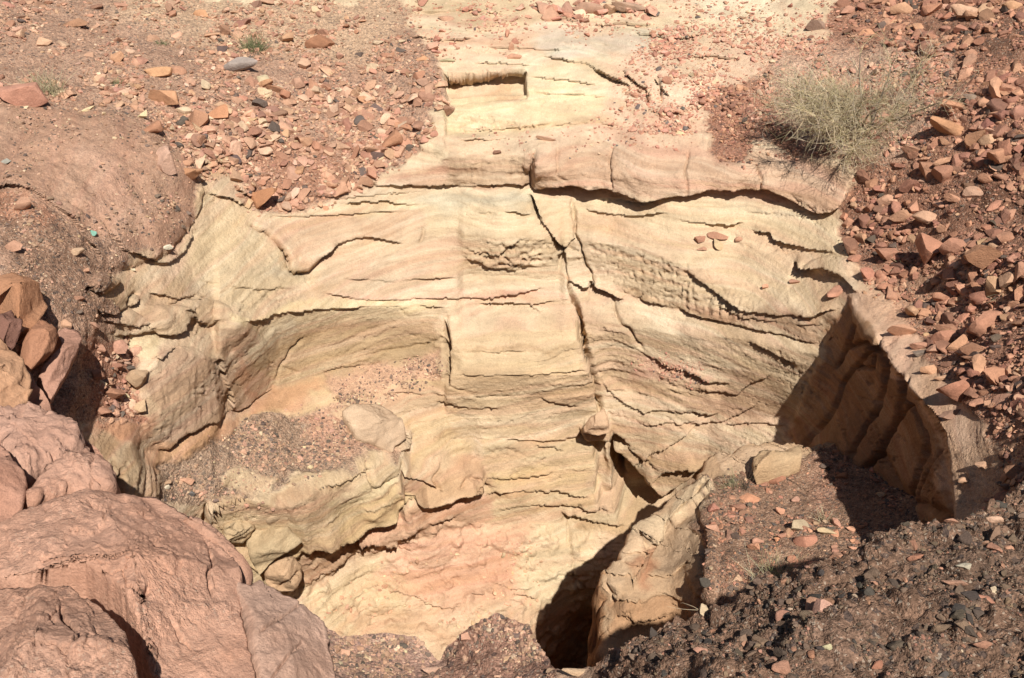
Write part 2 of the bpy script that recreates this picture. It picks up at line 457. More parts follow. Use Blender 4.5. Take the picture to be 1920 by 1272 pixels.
# evaluated coarsely, then interpolated
cu = axis(-900, -16, 1936, 2800, 12); cv = axis(-420, -12, 1284, 1500, 12)
cu[0] = min(cu[0], uA[0]); cu[-1] = max(cu[-1], uA[-1]); cv[0] = min(cv[0], vA[0]); cv[-1] = max(cv[-1], vA[-1])
CU, CV = np.meshgrid(cu, cv)
CW = np.clip(tps_eval(modelA, CU, CV), 1 / 13.0, 1 / 1.7)
CB = np.clip(tps_eval(modelB, CU, CV), 1 / 13.0, 1 / 1.7)
def bilin(xs, ys, G, x, y):
    i = np.clip(np.searchsorted(xs, x) - 1, 0, len(xs) - 2); j = np.clip(np.searchsorted(ys, y) - 1, 0, len(ys) - 2)
    fx = np.clip((x - xs[i]) / (xs[i + 1] - xs[i]), 0, 1); fy = np.clip((y - ys[j]) / (ys[j + 1] - ys[j]), 0, 1)
    if G.ndim == 3: fx = fx[..., None]; fy = fy[..., None]
    return (G[j, i] * (1 - fx) + G[j, i + 1] * fx) * (1 - fy) + (G[j + 1, i] * (1 - fx) + G[j + 1, i + 1] * fx) * fy
rimw = 2.2 * fbm(p2(VA, VA * 0, 40, 1, .3), 3, gain=.6, seed=11) * smooth(560, 640, VA)
bw_ = 3 + np.clip(545 - VA, 0, 400) * .6
bankm = smooth(-1, 1, (UA - rim_x(VA) - rimw) / bw_)
DA = 1 / (bilin(cu, cv, CW, UA, VA) * (1 - bankm) + bilin(cu, cv, CB, UA, VA) * bankm)
# risers: the steep cut faces between the treads, as depth steps on the smooth base
def riser(T, B, frac, w=.6, ends=50):
    T = np.array(T, float); B = np.array(B, float)
    lo, hi = max(T[0, 0], B[0, 0]), min(T[-1, 0], B[-1, 0])
    m = (UA > lo - ends) & (UA < hi + ends) & (VA > min(T[:, 1].min(), B[:, 1].min()) - 260) & (VA < max(T[:, 1].max(), B[:, 1].max()) + 260)
    U, V = UA[m], VA[m] + 5 * fbm(p2(UA[m], VA[m], 60, 60, 1.1), 3, seed=14)
    yt = np.interp(U, T[:, 0], T[:, 1]); yb = np.interp(U, B[:, 0], B[:, 1]); H = np.maximum(yb - yt, 8)
    a = frac * .00078 * H; t = (V - yt) / H
    h = np.where(t < 0, np.exp(np.minimum(t, 0) / w), np.where(t > 1, -np.exp(-(np.maximum(t, 1) - 1) / w), 1 - 2 * t))
    DA[m] -= a * h * smooth(lo - ends, lo + ends * .1, U) * smooth(hi + ends, hi - ends * .1, U)
riser([(690,335),(800,303),(1000,287)], [(690,347),(850,347),(1000,343)], 1.0)
riser([(1005,296),(1200,318),(1400,318),(1560,362)], [(1005,342),(1215,362),(1400,343),(1560,392)], .9)
riser([(835,138),(985,135)], [(838,151),(985,156)], 1.2, .5, 6)
riser([(842,200),(1000,222)], [(842,238),(1000,240)], .8, .6, 12)
riser([(870,442),(1048,440)], [(870,520),(1048,525)], .8, .5, 16)
riser([(1105,450),(1200,466),(1290,502),(1400,570),(1550,590)], [(1105,527),(1195,557),(1320,594),(1407,614),(1550,650)], .9, .5)
riser([(440,606),(520,590),(600,578),(836,577)], [(440,770),(510,730),(620,700),(760,672),(836,662)], .8, .4, 40)
riser([(842,696),(1112,690)], [(842,822),(1112,822)], .6, .4, 40)
riser([(1125,600),(1250,622),(1400,640),(1540,664)], [(1125,700),(1250,765),(1400,782),(1540,800)], .7, .4)
riser([(262,702),(300,668),(412,672)], [(262,850),(300,846),(430,772)], .9, .4, 20)
riser([(182,560),(240,560),(300,590),(338,596)], [(182,588),(240,580),(300,626),(338,618)], 1.0, .6, 15)
riser([(412,612),(450,612),(508,650)], [(412,770),(470,752),(508,728)], .6, .4, 15)
riser([(390,946),(470,920),(540,930),(690,853),(755,850)], [(390,1000),(560,1022),(673,976),(755,944)], 1.0, .5, 15)
riser([(560,1030),(673,990),(760,958),(905,918),(1110,932)], [(560,1110),(700,1052),(800,1002),(900,988),(1110,975)], .8, .5)
riser([(905,836),(1112,830)], [(905,914),(1112,926)], .7, .5, 20)
PA0 = unproject(UA, VA, DA)
NA0 = grid_normals(PA0)

# ---- colours
pa = Paint(UA, VA, (220, 188, 148))
R = pa.region
R([(760,-80),(1560,-80),(1560,60),(1440,130),(1320,230),(1300,280),(1000,290),(830,320),(790,260),(840,190),(800,120),(770,40)], (230,203,160), 25)
R([(845,170),(1120,165),(1130,215),(1000,245),(845,240)], (238,214,162), 14)
R([(990,60),(1250,60),(1230,110),(1010,105)], (214,205,180), 16, .8)
R([(790,60),(1000,70),(1000,100),(820,110)], (222,178,140), 16, .7)
R([(835,148),(985,150),(980,175),(838,176)], (226,180,132), 8, .8)
R([(1130,100),(1560,60),(1480,130),(1330,240),(1130,200)], (222,180,146), 25, .7, soil=.35)
R([(1060,225),(1330,200),(1330,275),(1040,300)], (216,172,136), 18, .8)
R([(690,345),(850,300),(1010,290),(1330,262),(1600,330),(1590,385),(1500,380),(1290,362),(1000,348),(780,345)], (208,163,128), 8)
R([(850,300),(1000,290),(1000,335),(850,345)], (196,158,120), 6)
R([(360,340),(470,400),(800,370),(1000,350),(1290,365),(1560,395),(1580,470),(1400,470),(1100,440),(850,470),(450,480),(340,450)], (226,196,150), 16)
R([(800,365),(1000,360),(1000,385),(800,395)], (205,185,148), 10, .8)
R([(480,410),(790,395),(800,440),(680,445),(590,500),(545,500),(520,450)], (216,175,138), 10, .9)
R([(600,460),(870,420),(880,540),(640,545)], (216,180,142), 18, .8)
R([(360,400),(520,460),(600,540),(430,580),(330,500)], (224,196,150), 18, .9)
R([(870,430),(1050,440),(1050,520),(880,520)], (214,182,138), 10, .9)
R([(1080,430),(1280,470),(1420,570),(1560,580),(1590,470),(1400,420),(1200,400)], (218,186,142), 18, .9)
R([(1110,460),(1300,490),(1420,600),(1180,560)], (214,182,138), 14, .8)
R([(1280,560),(1420,590),(1570,590),(1530,660),(1400,640)], (176,132,98), 10, .9)
R([(440,610),(560,590),(700,578),(836,585),(836,680),(620,730),(510,735)], (192,162,118), 7)
R([(460,640),(540,600),(520,700)], (184,160,124), 10, .8)
R([(410,590),(640,560),(836,562),(836,577),(600,585),(440,608)], (232,204,150), 5, .9)
R([(838,600),(1075,598),(1110,690),(1128,760),(838,740)], (224,194,148), 7)
R([(845,690),(1120,690),(1125,830),(1090,825),(880,820),(800,750)], (212,180,136), 14)
R([(1115,600),(1400,610),(1540,650),(1480,800),(1330,860),(1200,870),(1140,780)], (210,180,140), 12)
R([(1180,670),(1330,690),(1320,720),(1200,710)], (216,170,138), 10, .9)
R([(1290,740),(1450,680),(1470,790),(1300,790)], (198,158,120), 20, .7)
R([(1140,780),(1330,850),(1280,950),(1190,960),(1130,900)], (196,162,120), 14)
R([(440,780),(500,740),(640,705),(830,690),(835,730),(650,750),(600,770),(440,800)], (224,192,140), 8)
R([(430,760),(520,730),(640,705),(560,760),(440,795)], (208,148,104), 9, .7)
R([(620,700),(830,660),(836,712),(760,735),(640,742)], (212,162,128), 10, .9, soil=.6)
R([(640,745),(840,730),(880,820),(760,840),(740,780)], (206,168,126), 12)
R([(750,790),(860,770),(880,870),(760,870)], (214,176,120), 12, .8)
R([(300,650),(415,670),(430,770),(330,830),(265,850),(262,770)], (194,158,124), 8)
R([(410,600),(460,620),(510,725),(430,768),(412,690)], (192,156,120), 8)
R([(440,640),(462,650),(470,740),(448,740)], (184,118,80), 8, .5)
R([(190,540),(330,520),(430,590),(410,620),(330,630),(220,640),(180,590)], (204,168,126), 10)
R([(230,630),(310,625),(300,680),(240,680)], (222,196,148), 8)
R([(280,840),(430,780),(440,810),(330,880),(290,900)], (200,150,104), 8)
R([(180,780),(270,770),(260,850),(180,810)], (206,146,108), 10)
R([(160,810),(280,850),(290,930),(210,930)], (182,148,110), 8)
# gravel terrace on the left of the pit
R([(300,885),(440,800),(560,770),(640,760),(740,790),(745,845),(680,852),(520,920),(395,940),(300,940)], (180,144,116), 8, soil=1.0)
R([(560,780),(640,760),(740,790),(735,840),(650,850),(580,850)], (206,150,118), 12, .8, soil=.7)
R([(640,770),(750,760),(765,840),(690,830)], (214,178,138), 6, soil=.1)
R([(450,870),(520,890),(500,930),(430,910)], (210,180,138), 8, .8, soil=.2)
# terrace front and the strata under it
R([(395,940),(520,925),(690,850),(750,850),(755,930),(660,975),(570,1015),(400,1000)], (216,182,134), 6)
R([(395,940),(520,930),(620,900),(600,960),(500,960),(400,990)], (198,154,112), 12, .8)
R([(600,930),(755,880),(755,930),(640,980)], (214,184,128), 10, .8)
R([(400,960),(560,960),(565,1110),(490,1110),(430,1040)], (214,182,132), 10)
R([(560,1020),(660,985),(760,960),(800,990),(700,1060),(560,1110)], (202,154,114), 10)
R([(640,990),(760,950),(900,920),(1110,930),(1100,980),(880,1000),(700,1020)], (222,170,130), 14)
R([(900,830),(1115,825),(1118,960),(1000,985),(900,990)], (214,182,134), 10)
R([(905,920),(1115,930),(1110,970),(920,985)], (200,166,120), 8, .8)
R([(750,850),(900,860),(910,905),(800,940),(755,920)], (208,168,124), 8)
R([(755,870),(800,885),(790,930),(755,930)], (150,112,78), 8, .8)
# floor of the pit
R([(560,1110),(700,1040),(880,985),(1060,975),(1110,1000),(1120,1300),(560,1300)], (226,186,142), 18)
R([(720,1010),(1000,990),(1010,1120),(850,1150),(740,1110)], (230,172,134), 30)
R([(1000,980),(1110,975),(1120,1140),(1010,1140),(980,1060)], (230,204,158), 22)
R([(560,1100),(720,1060),(780,1190),(620,1190)], (222,190,138), 22, .9)
R([(640,1140),(800,1130),(860,1200),(680,1200)], (216,164,120), 18, .7)
R([(1060,950),(1230,940),(1200,1000),(1080,990)], (204,172,126), 8)
# right-hand wall
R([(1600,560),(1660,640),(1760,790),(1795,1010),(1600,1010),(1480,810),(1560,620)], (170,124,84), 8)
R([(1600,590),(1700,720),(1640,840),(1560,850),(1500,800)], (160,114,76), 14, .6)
R([(1575,540),(1640,540),(1735,640),(1820,740),(1870,845),(1845,1010),(1785,1000),(1770,815),(1650,655)], (216,172,136), 6)
# rubble: left bank
R([(-950,-450),(775,-450),(770,20),(800,110),(835,190),(795,270),(690,340),(610,362),(550,400),(470,385),(440,335),(365,330),(350,380),(358,430),(310,492),(240,480),(215,520),(190,560),(235,640),(245,690),(240,790),(200,800),(-950,900)], (186,142,114), 8, soil=1.0)
R([(250,-450),(760,-450),(770,60),(720,110),(420,95),(200,40)], (204,164,128), 30, .9)
R([(270,-30),(700,-20),(690,8),(300,12)], (226,200,156), 6, .9, soil=.3)
R([(-950,140),(0,180),(110,205),(230,220),(300,260),(350,340),(358,430),(310,492),(240,480),(120,430),(0,340),(-950,500)], (180,134,106), 10, soil=.75)
R([(120,300),(200,310),(260,400),(230,470),(150,390)], (196,148,120), 16, .8)
R([(0,350),(120,440),(215,520),(190,600),(100,560),(0,510)], (164,124,98), 14, .9, soil=1.0)
R([(0,360),(60,390),(100,440),(60,450),(0,410)], (188,130,98), 10, .8)
R([(440,260),(640,280),(690,340),(560,395),(470,385)], (178,122,92), 20, .8)
R([(360,280),(445,280),(440,330),(360,330)], (206,164,120), 8, .9, soil=.3)
R([(160,640),(240,640),(250,790),(170,790)], (176,118,90), 8, soil=.8)
# rubble: right bank
R([(1575,-450),(2850,-450),(2850,1550),(1840,1550),(1840,1000),(1868,850),(1815,740),(1730,640),(1655,545),(1590,470),(1565,400),(1620,330),(1570,300),(1500,310),(1440,260),(1400,300),(1325,270),(1320,190),(1440,120),(1570,60)], (172,120,92), 8, soil=1.0)
R([(1440,90),(1780,80),(1760,200),(1700,300),(1500,280),(1450,200)], (204,160,130), 24, .9)
R([(1330,190),(1440,180),(1430,270),(1380,300),(1330,260)], (180,122,94), 10, .8)
R([(1800,330),(1930,330),(1930,420),(1800,410)], (118,80,60), 22, .9)
R([(1740,40),(1930,40),(1930,110),(1800,100)], (120,84,64), 22, .8)
R([(1560,400),(1720,380),(1760,470),(1640,480)], (140,94,70), 24, .7)
R([(1600,500),(1800,500),(1900,560),(1700,620),(1640,580)], (206,156,120), 22, .7, soil=.6)
R([(1780,830),(1930,830),(1930,960),(1800,990)], (196,152,116), 18, .7, soil=.7)
for pts, rgb, w, op in [
 ([(770,30),(1000,40),(1300,30)], (214,168,136), 7, .6), ([(850,222),(1050,232),(1150,228)], (206,172,118), 6, .6),
 ([(800,375),(1000,372)], (188,178,150), 8, .6), ([(1290,390),(1420,392),(1540,400)], (190,168,132), 4, .7),
 ([(470,515),(640,520),(860,535)], (206,176,140), 12, .6), ([(610,555),(860,560),(1060,545)], (224,168,138), 6, .7),
 ([(860,640),(1100,640)], (190,158,112), 6, .7), ([(860,672),(1110,665)], (230,202,152), 8, .7),
 ([(540,640),(700,620),(830,620)], (160,130,86), 10, .5), ([(560,690),(700,660),(830,650)], (186,156,108), 9, .5),
 ([(900,845),(1110,835)], (186,156,112), 7, .6), ([(900,890),(1110,880)], (218,186,126), 9, .7),
 ([(560,960),(660,930),(750,905)], (196,158,104), 8, .5), ([(420,950),(560,935),(660,890)], (168,122,82), 8, .6),
 ([(590,1060),(700,1020),(800,990)], (170,122,84), 7, .6), ([(1150,640),(1350,650),(1500,700)], (178,150,112), 14, .5),
 ([(1150,740),(1300,735),(1450,720)], (206,170,128), 12, .5), ([(1180,800),(1330,800),(1470,790)], (206,150,118), 8, .5),
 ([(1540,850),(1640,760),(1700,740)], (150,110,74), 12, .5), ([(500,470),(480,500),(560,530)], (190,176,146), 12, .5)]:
    pa.band(pts, rgb, w, op)
# bedding-controlled colour variation of the stone
zz = PA0[..., 2]; warpz = 0.10 * fbm(PA0 * 0.9, 3, seed=51)
st = fbm(np.stack([PA0[..., 0] * .7, PA0[..., 1] * .3, (zz + warpz) * 17], -1), 4, gain=.65, seed=52)
lay = fbm(np.stack([PA0[..., 0] * .5, PA0[..., 1] * .3, (zz + .14 * fbm(PA0 * .7, 3, seed=56)) * 10], -1), 4, gain=.6, seed=57)
stops = np.array([-.6, -.32, -.2, -.06, .0, .1, .22, .34, .6])
pal_ = np.array([lin(c) for c in [(178,150,116),(204,166,122),(222,170,140),(236,216,176),(192,168,132),(242,226,188),(224,176,146),(206,176,130),(238,218,178)]])
layc = np.stack([np.interp(lay, stops, pal_[:, k]) for k in range(3)], -1)
mixl = (.30 * (1 - np.clip(pa.soil, 0, 1)) * (1 - .5 * smooth(1480, 1600, UA)))[..., None]
pa.col = pa.col * (1 - mixl) + layc * mixl
st2 = fbm(np.stack([PA0[..., 0] * 1.2, PA0[..., 1] * .6, (zz + warpz) * 48], -1), 4, gain=.7, seed=58)
st = st + .7 * st2
tint = np.stack([1 + .14 * st, 1 + .175 * st, 1 + .22 * st], -1)
pa.col *= np.where(pa.soil[..., None] > .5, 1, tint)
cl = fbm(PA0 * 3.0, 4, seed=55)[..., None]
pa.col *= 1 + .10 * cl * np.array([.8, 1.0, 1.15])
pa.col *= 1 + np.clip(pa.soil, 0, 1)[..., None] * np.array([.08, .09, .04])
lum = (pa.col * np.array([.25, .65, .10])).sum(-1, keepdims=True)
sat = 1 + .07 * (1 - np.clip(pa.soil, 0, 1))[..., None]
pa.col = np.clip((lum + (pa.col - lum) * sat) * (1 + (sat - 1) * np.array([.5, .25, .2])), .01, .9)

# ---- relief
ra = Relief(UA, VA)
rock = 1 - np.clip(pa.soil, 0, 1)
led = fbm(np.stack([PA0[..., 0] * 1.1, PA0[..., 1] * .8, (zz + .16 * fbm(PA0 * .8, 3, seed=60)) * 15], -1), 5, gain=.62, seed=61)
amp = (0.10 + 0.90 * smooth(-.15, .45, fbm(PA0 * 1.5, 3, seed=63))) * rock
low = smooth(420, 900, VA)                                   # the lower strata are more thinly bedded
step = np.round(led * 5) / 5
ra.h += (step * .9 + led * .3) * (.013 + .015 * low) * amp; ra.n += step * .006 * amp
fine = fbm(np.stack([PA0[..., 0] * 1.6, PA0[..., 1] * 1.2, (zz + .12 * fbm(PA0 * 1.1, 3, seed=80)) * 40], -1), 4, gain=.6, seed=81)
brk = smooth(.0, .3, fbm(np.stack([PA0[..., 0] * 5, PA0[..., 1] * 5, zz * 14], -1), 3, seed=82))
for c_ in (-.22, .12): ra.h -= .010 * rock * brk * (.45 + .55 * low) * np.exp(-((fine - c_) / .03) ** 2)
ra.n += rock * (fbm(PA0 * 2.2, 4, seed=64) * .028 + fbm(PA0 * 14, 3, gain=.6, seed=65) * .003 + fbm(PA0 * 70, 2, seed=83) * .0028 * (1 - smooth(1540, 1620, UA) * smooth(520, 600, VA)))
chipP = np.stack([PA0[..., 0] * 9, PA0[..., 1] * 9, zz * 30], -1)
chip = fbm(chipP, 4, gain=.6, seed=66)
ra.h += rock * smooth(.12, .16, chip) * .004 * amp + rock * smooth(.26, .30, chip) * .006 * amp
# hairline cracks, mostly along the bedding
wv_ = fbm(p2(UA, VA, 45, 45, 9.9), 4, gain=.6, seed=67)
crk = fbm(np.stack([UA / 120 + .5 * wv_, VA / 26 + .9 * wv_, np.full_like(UA, 2.0)], -1), 3, gain=.55, seed=68)
crm = .8 * smooth(.08, .34, fbm(p2(UA, VA, 130, 80, 4.4), 3, seed=69)) * rock
ra.n -= .016 * crm * np.exp(-(crk / .022) ** 2)
crk2 = fbm(np.stack([UA / 70 + .8 * wv_, VA / 60 + .8 * wv_, np.full_like(UA, 5.0)], -1), 2, seed=72)
crm2 = smooth(.22, .45, fbm(p2(UA, VA, 100, 100, 8.4), 3, seed=73)) * rock
ra.n -= .014 * crm2 * np.exp(-(crk2 / .018) ** 2)
# soil: heaped, clumpy
ra.n += pa.soil * (fbm(PA0 * 2.0, 4, seed=70) * .05 + fbm(PA0 * 11, 4, gain=.6, seed=71) * .018)
L_, K_ = ra.ledge, ra.crack
L_([(700,52),(760,50),(840,48)], 1.5); L_([(900,44),(990,42)], 1.5); L_([(1050,80),(1080,84),(1120,80),(1150,82)], 2.0, 10, 10)
L_([(790,98),(880,92),(1000,104)], 1.5); L_([(880,60),(960,62),(1020,55)], 1.6)
ra.proud([(834,137),(984,134),(989,190),(838,190)], -12, 1.5, False, False, (146, 190))
ra.proud([(833,138),(985,135),(988,152),(838,149)], -9, 1.5, True, False)
ra.proud([(838,178),(1100,172),(1115,238),(1000,258),(838,262)], -4, 2.5, False, fade=(225, 262), fadex=(900, 1080))
ra.proud([(780,150),(834,190),(836,290),(790,285),(770,230)], 3, 2.5, False)
L_([(1010,105),(1060,112),(1100,118),(1118,130),(1160,152),(1180,163),(1183,180)], 4, 14, 14)
L_([(1120,128),(1145,140),(1165,150)], 2.5)
L_([(1168,130),(1185,150),(1212,170),(1214,190)], 4, 12, 10); K_([(1213,165),(1214,195)], 5, 2.5); K_([(1236,146),(1240,180),(1238,192)], 5, 2.5); L_([(1228,150),(1245,170),(1258,183)], 4, 10, 10)
ra.pits([(842,200),(905,205),(1000,225),(1000,238),(842,238)], 2.2, 16, 12, 8, 3)
L_([(842,237),(950,236),(1060,230)], 1.6)
L_([(840,205),(838,260),(834,285)], 1.5, 6, 6)
for pts, cm in [([(770,22),(860,18),(960,24)],1.6),([(980,12),(1100,44),(1240,46)],1.6),([(1180,60),(1260,70),(1340,62)],1.6),([(760,72),(830,78),(900,74)],1.8),([(905,86),(980,90),(1060,96)],1.6),([(840,122),(930,118),(1005,124)],1.6),
  ([(990,146),(1060,152),(1130,160)],1.5),([(1000,176),(1080,178),(1150,182)],1.4),([(850,262),(930,258),(1010,262)],1.4),([(1020,240),(1100,232),(1170,236)],1.4),([(770,262),(820,276),(850,286)],2.2),([(1290,110),(1340,104),(1390,112)],1.6),([(1190,205),(1240,212),(1300,206)],1.6),
  ([(640,380),(720,378),(790,384)],1.6),([(380,365),(430,372),(470,392)],1.8),([(860,405),(940,398),(1000,404)],1.4),([(1090,395),(1180,405),(1260,400)],1.6),([(1120,372),(1190,380),(1240,376)],2.0),([(1260,412),(1330,420),(1400,416)],1.6),([(640,520),(740,527),(860,520)],1.2),([(370,520),(450,540),(560,545)],1.4)]:
    L_(pts, cm * 1.9, 14, 12, 6)
# main lip
L_([(690,345),(720,347),(760,342),(840,346),(862,350),(900,347),(995,342)], 4.5, 18, 20, 20)
ra.fluting([(850,302),(998,290),(998,338),(850,345)], 1.2, 9, 40, 6, 4)
ra.proud([(1003,286),(1030,262),(1150,250),(1330,268),(1450,300),(1600,330),(1585,372),(1560,388),(1520,382),(1480,363),(1440,345),(1340,346),(1290,356),(1215,362),(1180,352),(1150,340),(1100,338),(1060,334),(1000,342)], 8, 3)
ra.bulge(1200, 300, 220, 60, 2.5); ra.bulge(1420, 320, 160, 50, 2)
L_([(998,343),(1040,341),(1062,334),(1100,338),(1148,340),(1180,353),(1215,362),(1290,356),(1340,346)], 7, 26, 26, 12)
L_([(1330,346),(1400,341),(1440,346),(1480,364),(1520,384),(1560,390)], 3.5, 20, 24, 12)
L_([(1400,341),(1450,352),(1500,372),(1540,384),(1560,388)], 2.5, 8, 14, 12)
ra.proud([(1068,337),(1150,342),(1152,353),(1110,356),(1065,350)], -9, 2); ra.proud([(1205,361),(1290,357),(1285,366),(1215,369)], -6, 2)
K_([(1003,283),(1000,312),(997,342)], 6, 3); K_([(1046,262),(1043,312),(1060,325)], 2, 2)
# wedge and cleft
ra.proud([(1002,360),(1040,362),(1075,368),(1075,440),(1062,460),(1040,445),(1020,418),(1004,390)], 4, 2)
L_([(1000,362),(1002,385),(1020,415),(1042,442),(1062,458)], 6, 8, 12, 9)
ra.proud([(1038,450),(1062,460),(1056,475),(1045,468)], -9, 1.5); ra.proud([(1046,482),(1060,474),(1062,500),(1050,507)], -9, 1.5); ra.proud([(1000,368),(1010,395),(1022,408),(1010,402),(1000,388)], -7, 1.5)
K_([(1074,372),(1075,440),(1085,462),(1100,502),(1112,530)], 5, 2.2); K_([(1062,462),(1090,478)], 2.5, 2); K_([(1062,490),(1088,486)], 2.5, 2)
L_([(1066,524),(1078,532),(1110,540)], 6, 16, 14); L_([(1106,527),(1130,542),(1152,552),(1170,563)], 10, 20, 18, 9)
ra.proud([(1112,538),(1150,552),(1170,564),(1160,570),(1120,562)], -10, 2)
L_([(1195,557),(1230,566),(1280,580),(1320,594),(1407,614),(1450,622),(1530,646)], 4.5, 24, 26, 12)
K_([(1150,562),(1158,590),(1180,625),(1206,656)], 3.5, 2.4)
ra.pits([(1100,455),(1180,470),(1300,495),(1410,560),(1410,600),(1330,592),(1200,556),(1130,520)], 1.7, 9, 15, 14, 6)
ra.fluting([(1250,520),(1330,540),(1420,580),(1400,605),(1270,570)], 1.3, 9, 30, 10, 8)
ra.pits([(872,462),(900,470),(950,450),(1040,445),(1040,490),(960,505),(875,490)], 3.2, 15, 12, 8, 9)
L_([(872,462),(905,477),(935,475),(975,447),(1035,450)], 2.0, 10, 10); L_([(872,487),(900,490),(925,505),(965,505),(1000,492)], 1.8, 8, 10)
L_([(465,420),(500,432),(525,455),(534,470),(540,495),(547,502),(576,503),(592,490),(602,478),(640,452),(665,447),(690,443),(730,450),(760,457)], 6.5, 26, 12, 14)
K_([(465,420),(500,432),(525,455),(534,470),(540,495),(547,502),(576,503),(592,490),(602,478)], 5, 2.6); K_([(795,425),(792,440),(785,455)], 2.5, 2)
L_([(455,405),(560,405),(700,398),(795,395)], 1.8, 20, 20); L_([(480,362),(620,372),(760,360),(850,352)], 1.8, 20, 20)
L_([(600,548),(640,553),(705,563),(780,561),(860,560),(930,556),(1000,544),(1035,540)], 2.6, 18, 16, 10); L_([(888,573),(930,567),(1000,571),(1030,565),(1072,560)], 2.6, 14, 12, 9); L_([(993,574),(1010,583),(1035,578)], 1.8, 10, 10)
L_([(440,606),(520,590),(600,578),(700,575),(836,577)], 2.5, 12, 40, 10)
ra.proud([(838,598),(1078,596),(1110,690),(1130,760),(1100,830),(834,830),(836,712)], 9, 1.6, warp=False, fade=(610, 830))
K_([(839,598),(837,640),(836,680),(836,716)], 11, 3.2)
for jx_ in ([(1152,268),(1148,300),(1155,342)], [(1292,275),(1286,320),(1290,356)], [(1420,300),(1428,325),(1424,344)]): K_(jx_, 3, 2.2)
L_([(850,640),(930,643),(1000,640),(1070,636)], 1.2, 10, 10); ra.fluting([(850,628),(1070,628),(1070,645),(850,650)], .8, 11, 18, 6, 12)
L_([(845,690),(1000,690),(1110,680)], 1.4, 30, 30)
K_([(690,664),(720,660),(750,654),(800,647),(828,632)], 2.5, 2)
L_([(690,735),(760,738),(830,742),(835,735)], 1.5); L_([(812,755),(850,755),(885,762),(940,764)], 2.2, 16, 14, 8); L_([(1010,742),(1045,748),(1085,758)], 1.8, 10, 10); K_([(775,690),(900,740),(1000,735)], 1.0, 2)
L_([(1127,707),(1137,724),(1153,744),(1180,761),(1207,772),(1240,767),(1290,772),(1350,778)], 4.5, 18, 24, 12); L_([(1200,660),(1260,690),(1310,700),(1330,715)], 2.5, 16, 16); L_([(1280,690),(1330,715),(1370,720)], 2.5, 14, 14); L_([(1190,790),(1215,800),(1240,795),(1310,790)], 1.8, 10, 10)
ra.proud([(1090,800),(1100,785),(1130,768),(1140,780),(1145,812),(1100,815)], 8, 2.5); ra.proud([(1086,815),(1100,818),(1145,815),(1180,835),(1135,850),(1115,840)], -12, 2)
K_([(1060,505),(1068,540),(1082,580),(1100,640),(1112,690),(1124,740),(1130,790)], 13, 2.6); ra.proud([(1115,830),(1150,848),(1172,872),(1165,945),(1126,952),(1117,900)], -13, 3); K_([(1130,850),(1142,900),(1136,945)], -5, 5); K_([(1150,870),(1158,930)], -4, 4)
L_([(868,842),(900,825),(1000,823),(1080,821),(1095,815)], 3.0, 20, 16, 12); L_([(1000,838),(1040,838),(1060,848)], 1.8, 8, 8)
L_([(640,760),(700,770),(755,812),(760,825),(735,850)], 2.5, 14, 14)
ra.bulge(810, 815, 70, 45, 2.5)
L_([(745,850),(760,835),(765,810)], 2.5, 10, 10)
# overhanging block beneath
ra.proud([(755,858),(800,862),(850,856),(900,866),(912,896),(842,924),(800,938),(756,925)], 7, 3)
ra.crack([(820,905),(812,880),(826,862)], 4, 3); ra.crack([(860,900),(872,878),(905,885)], 3, 2.5)
L_([(753,942),(787,931),(813,939),(842,926),(902,909),(907,900)], 12, 26, 26, 16)
ra.proud([(755,878),(790,886),(820,905),(790,928),(756,938)], -7, 3)
L_([(907,934),(930,924),(973,919),(1040,917),(1107,929)], 4.0, 16, 14, 10); L_([(920,960),(980,950),(1060,945),(1100,940)], 2.6, 12, 12); L_([(905,895),(980,893),(1060,885),(1110,880)], 1.8, 18, 14)
# terrace front
ra.proud([(388,946),(423,936),(467,920),(520,932),(690,853),(745,850),(757,930),(723,958),(673,973),(600,1000),(567,1016),(560,1030),(480,1060),(400,1000)], 7, 3)
L_([(567,1018),(605,1000),(640,990),(673,974),(723,959),(750,944)], 16, 34, 34, 16)
L_([(386,950),(423,937),(470,919)], 5, 8, 14, 10); K_([(387,946),(386,965),(389,990)], 8, 4)
L_([(640,1001),(662,1002),(676,1024),(700,1017),(733,1025),(750,1008),(792,988)], 11, 22, 20, 14)
L_([(803,986),(840,975),(872,965)], 3.5, 14, 12); K_([(885,985),(895,1000)], 3, 2)
K_([(680,852),(685,875),(695,897),(730,887),(752,872)], 3.5, 2.2)
L_([(580,905),(650,880),(690,858)], 1.8, 18, 18); L_([(600,960),(660,940),(750,915)], 1.6, 16, 14)
L_([(570,1090),(650,1060),(700,1035)], 1.6, 12, 12); L_([(565,1060),(640,1035),(690,1015)], 1.8, 12, 12)
# floor of the pit
L_([(780,1128),(800,1137),(857,1140),(873,1158)], 3, 16, 14); L_([(878,1114),(900,1115),(912,1113)], 3.5, 10, 8); L_([(962,1112),(998,1117),(1000,1128)], 3.5, 10, 8)
L_([(925,1090),(960,1105),(1000,1100)], 2, 12, 10); L_([(735,1105),(770,1115),(800,1130)], 2.0, 10, 10)
K_([(1066,968),(1068,1020),(1074,1062),(1082,1115)], 2.5, 1.8); K_([(1068,1030),(1116,1031)], 2, 1.6); K_([(1078,1053),(1112,1056)], 2, 1.6); K_([(1040,1078),(1112,1082)], 1.8, 1.6); K_([(1080,1085),(1100,1100)], 2, 1.6)
L_([(1052,962),(1075,963),(1107,971),(1147,982),(1170,985)], 7, 18, 16, 10); L_([(1070,945),(1100,950),(1140,955)], 4, 12, 12)
for cx_, cy_, rx_, ry_, cm_ in [(800,1040,50,25,2),(900,1070,60,30,2),(720,1120,50,30,2.5),(960,1020,40,18,2),(850,1110,60,20,2)]: ra.bulge(cx_, cy_, rx_, ry_, cm_)
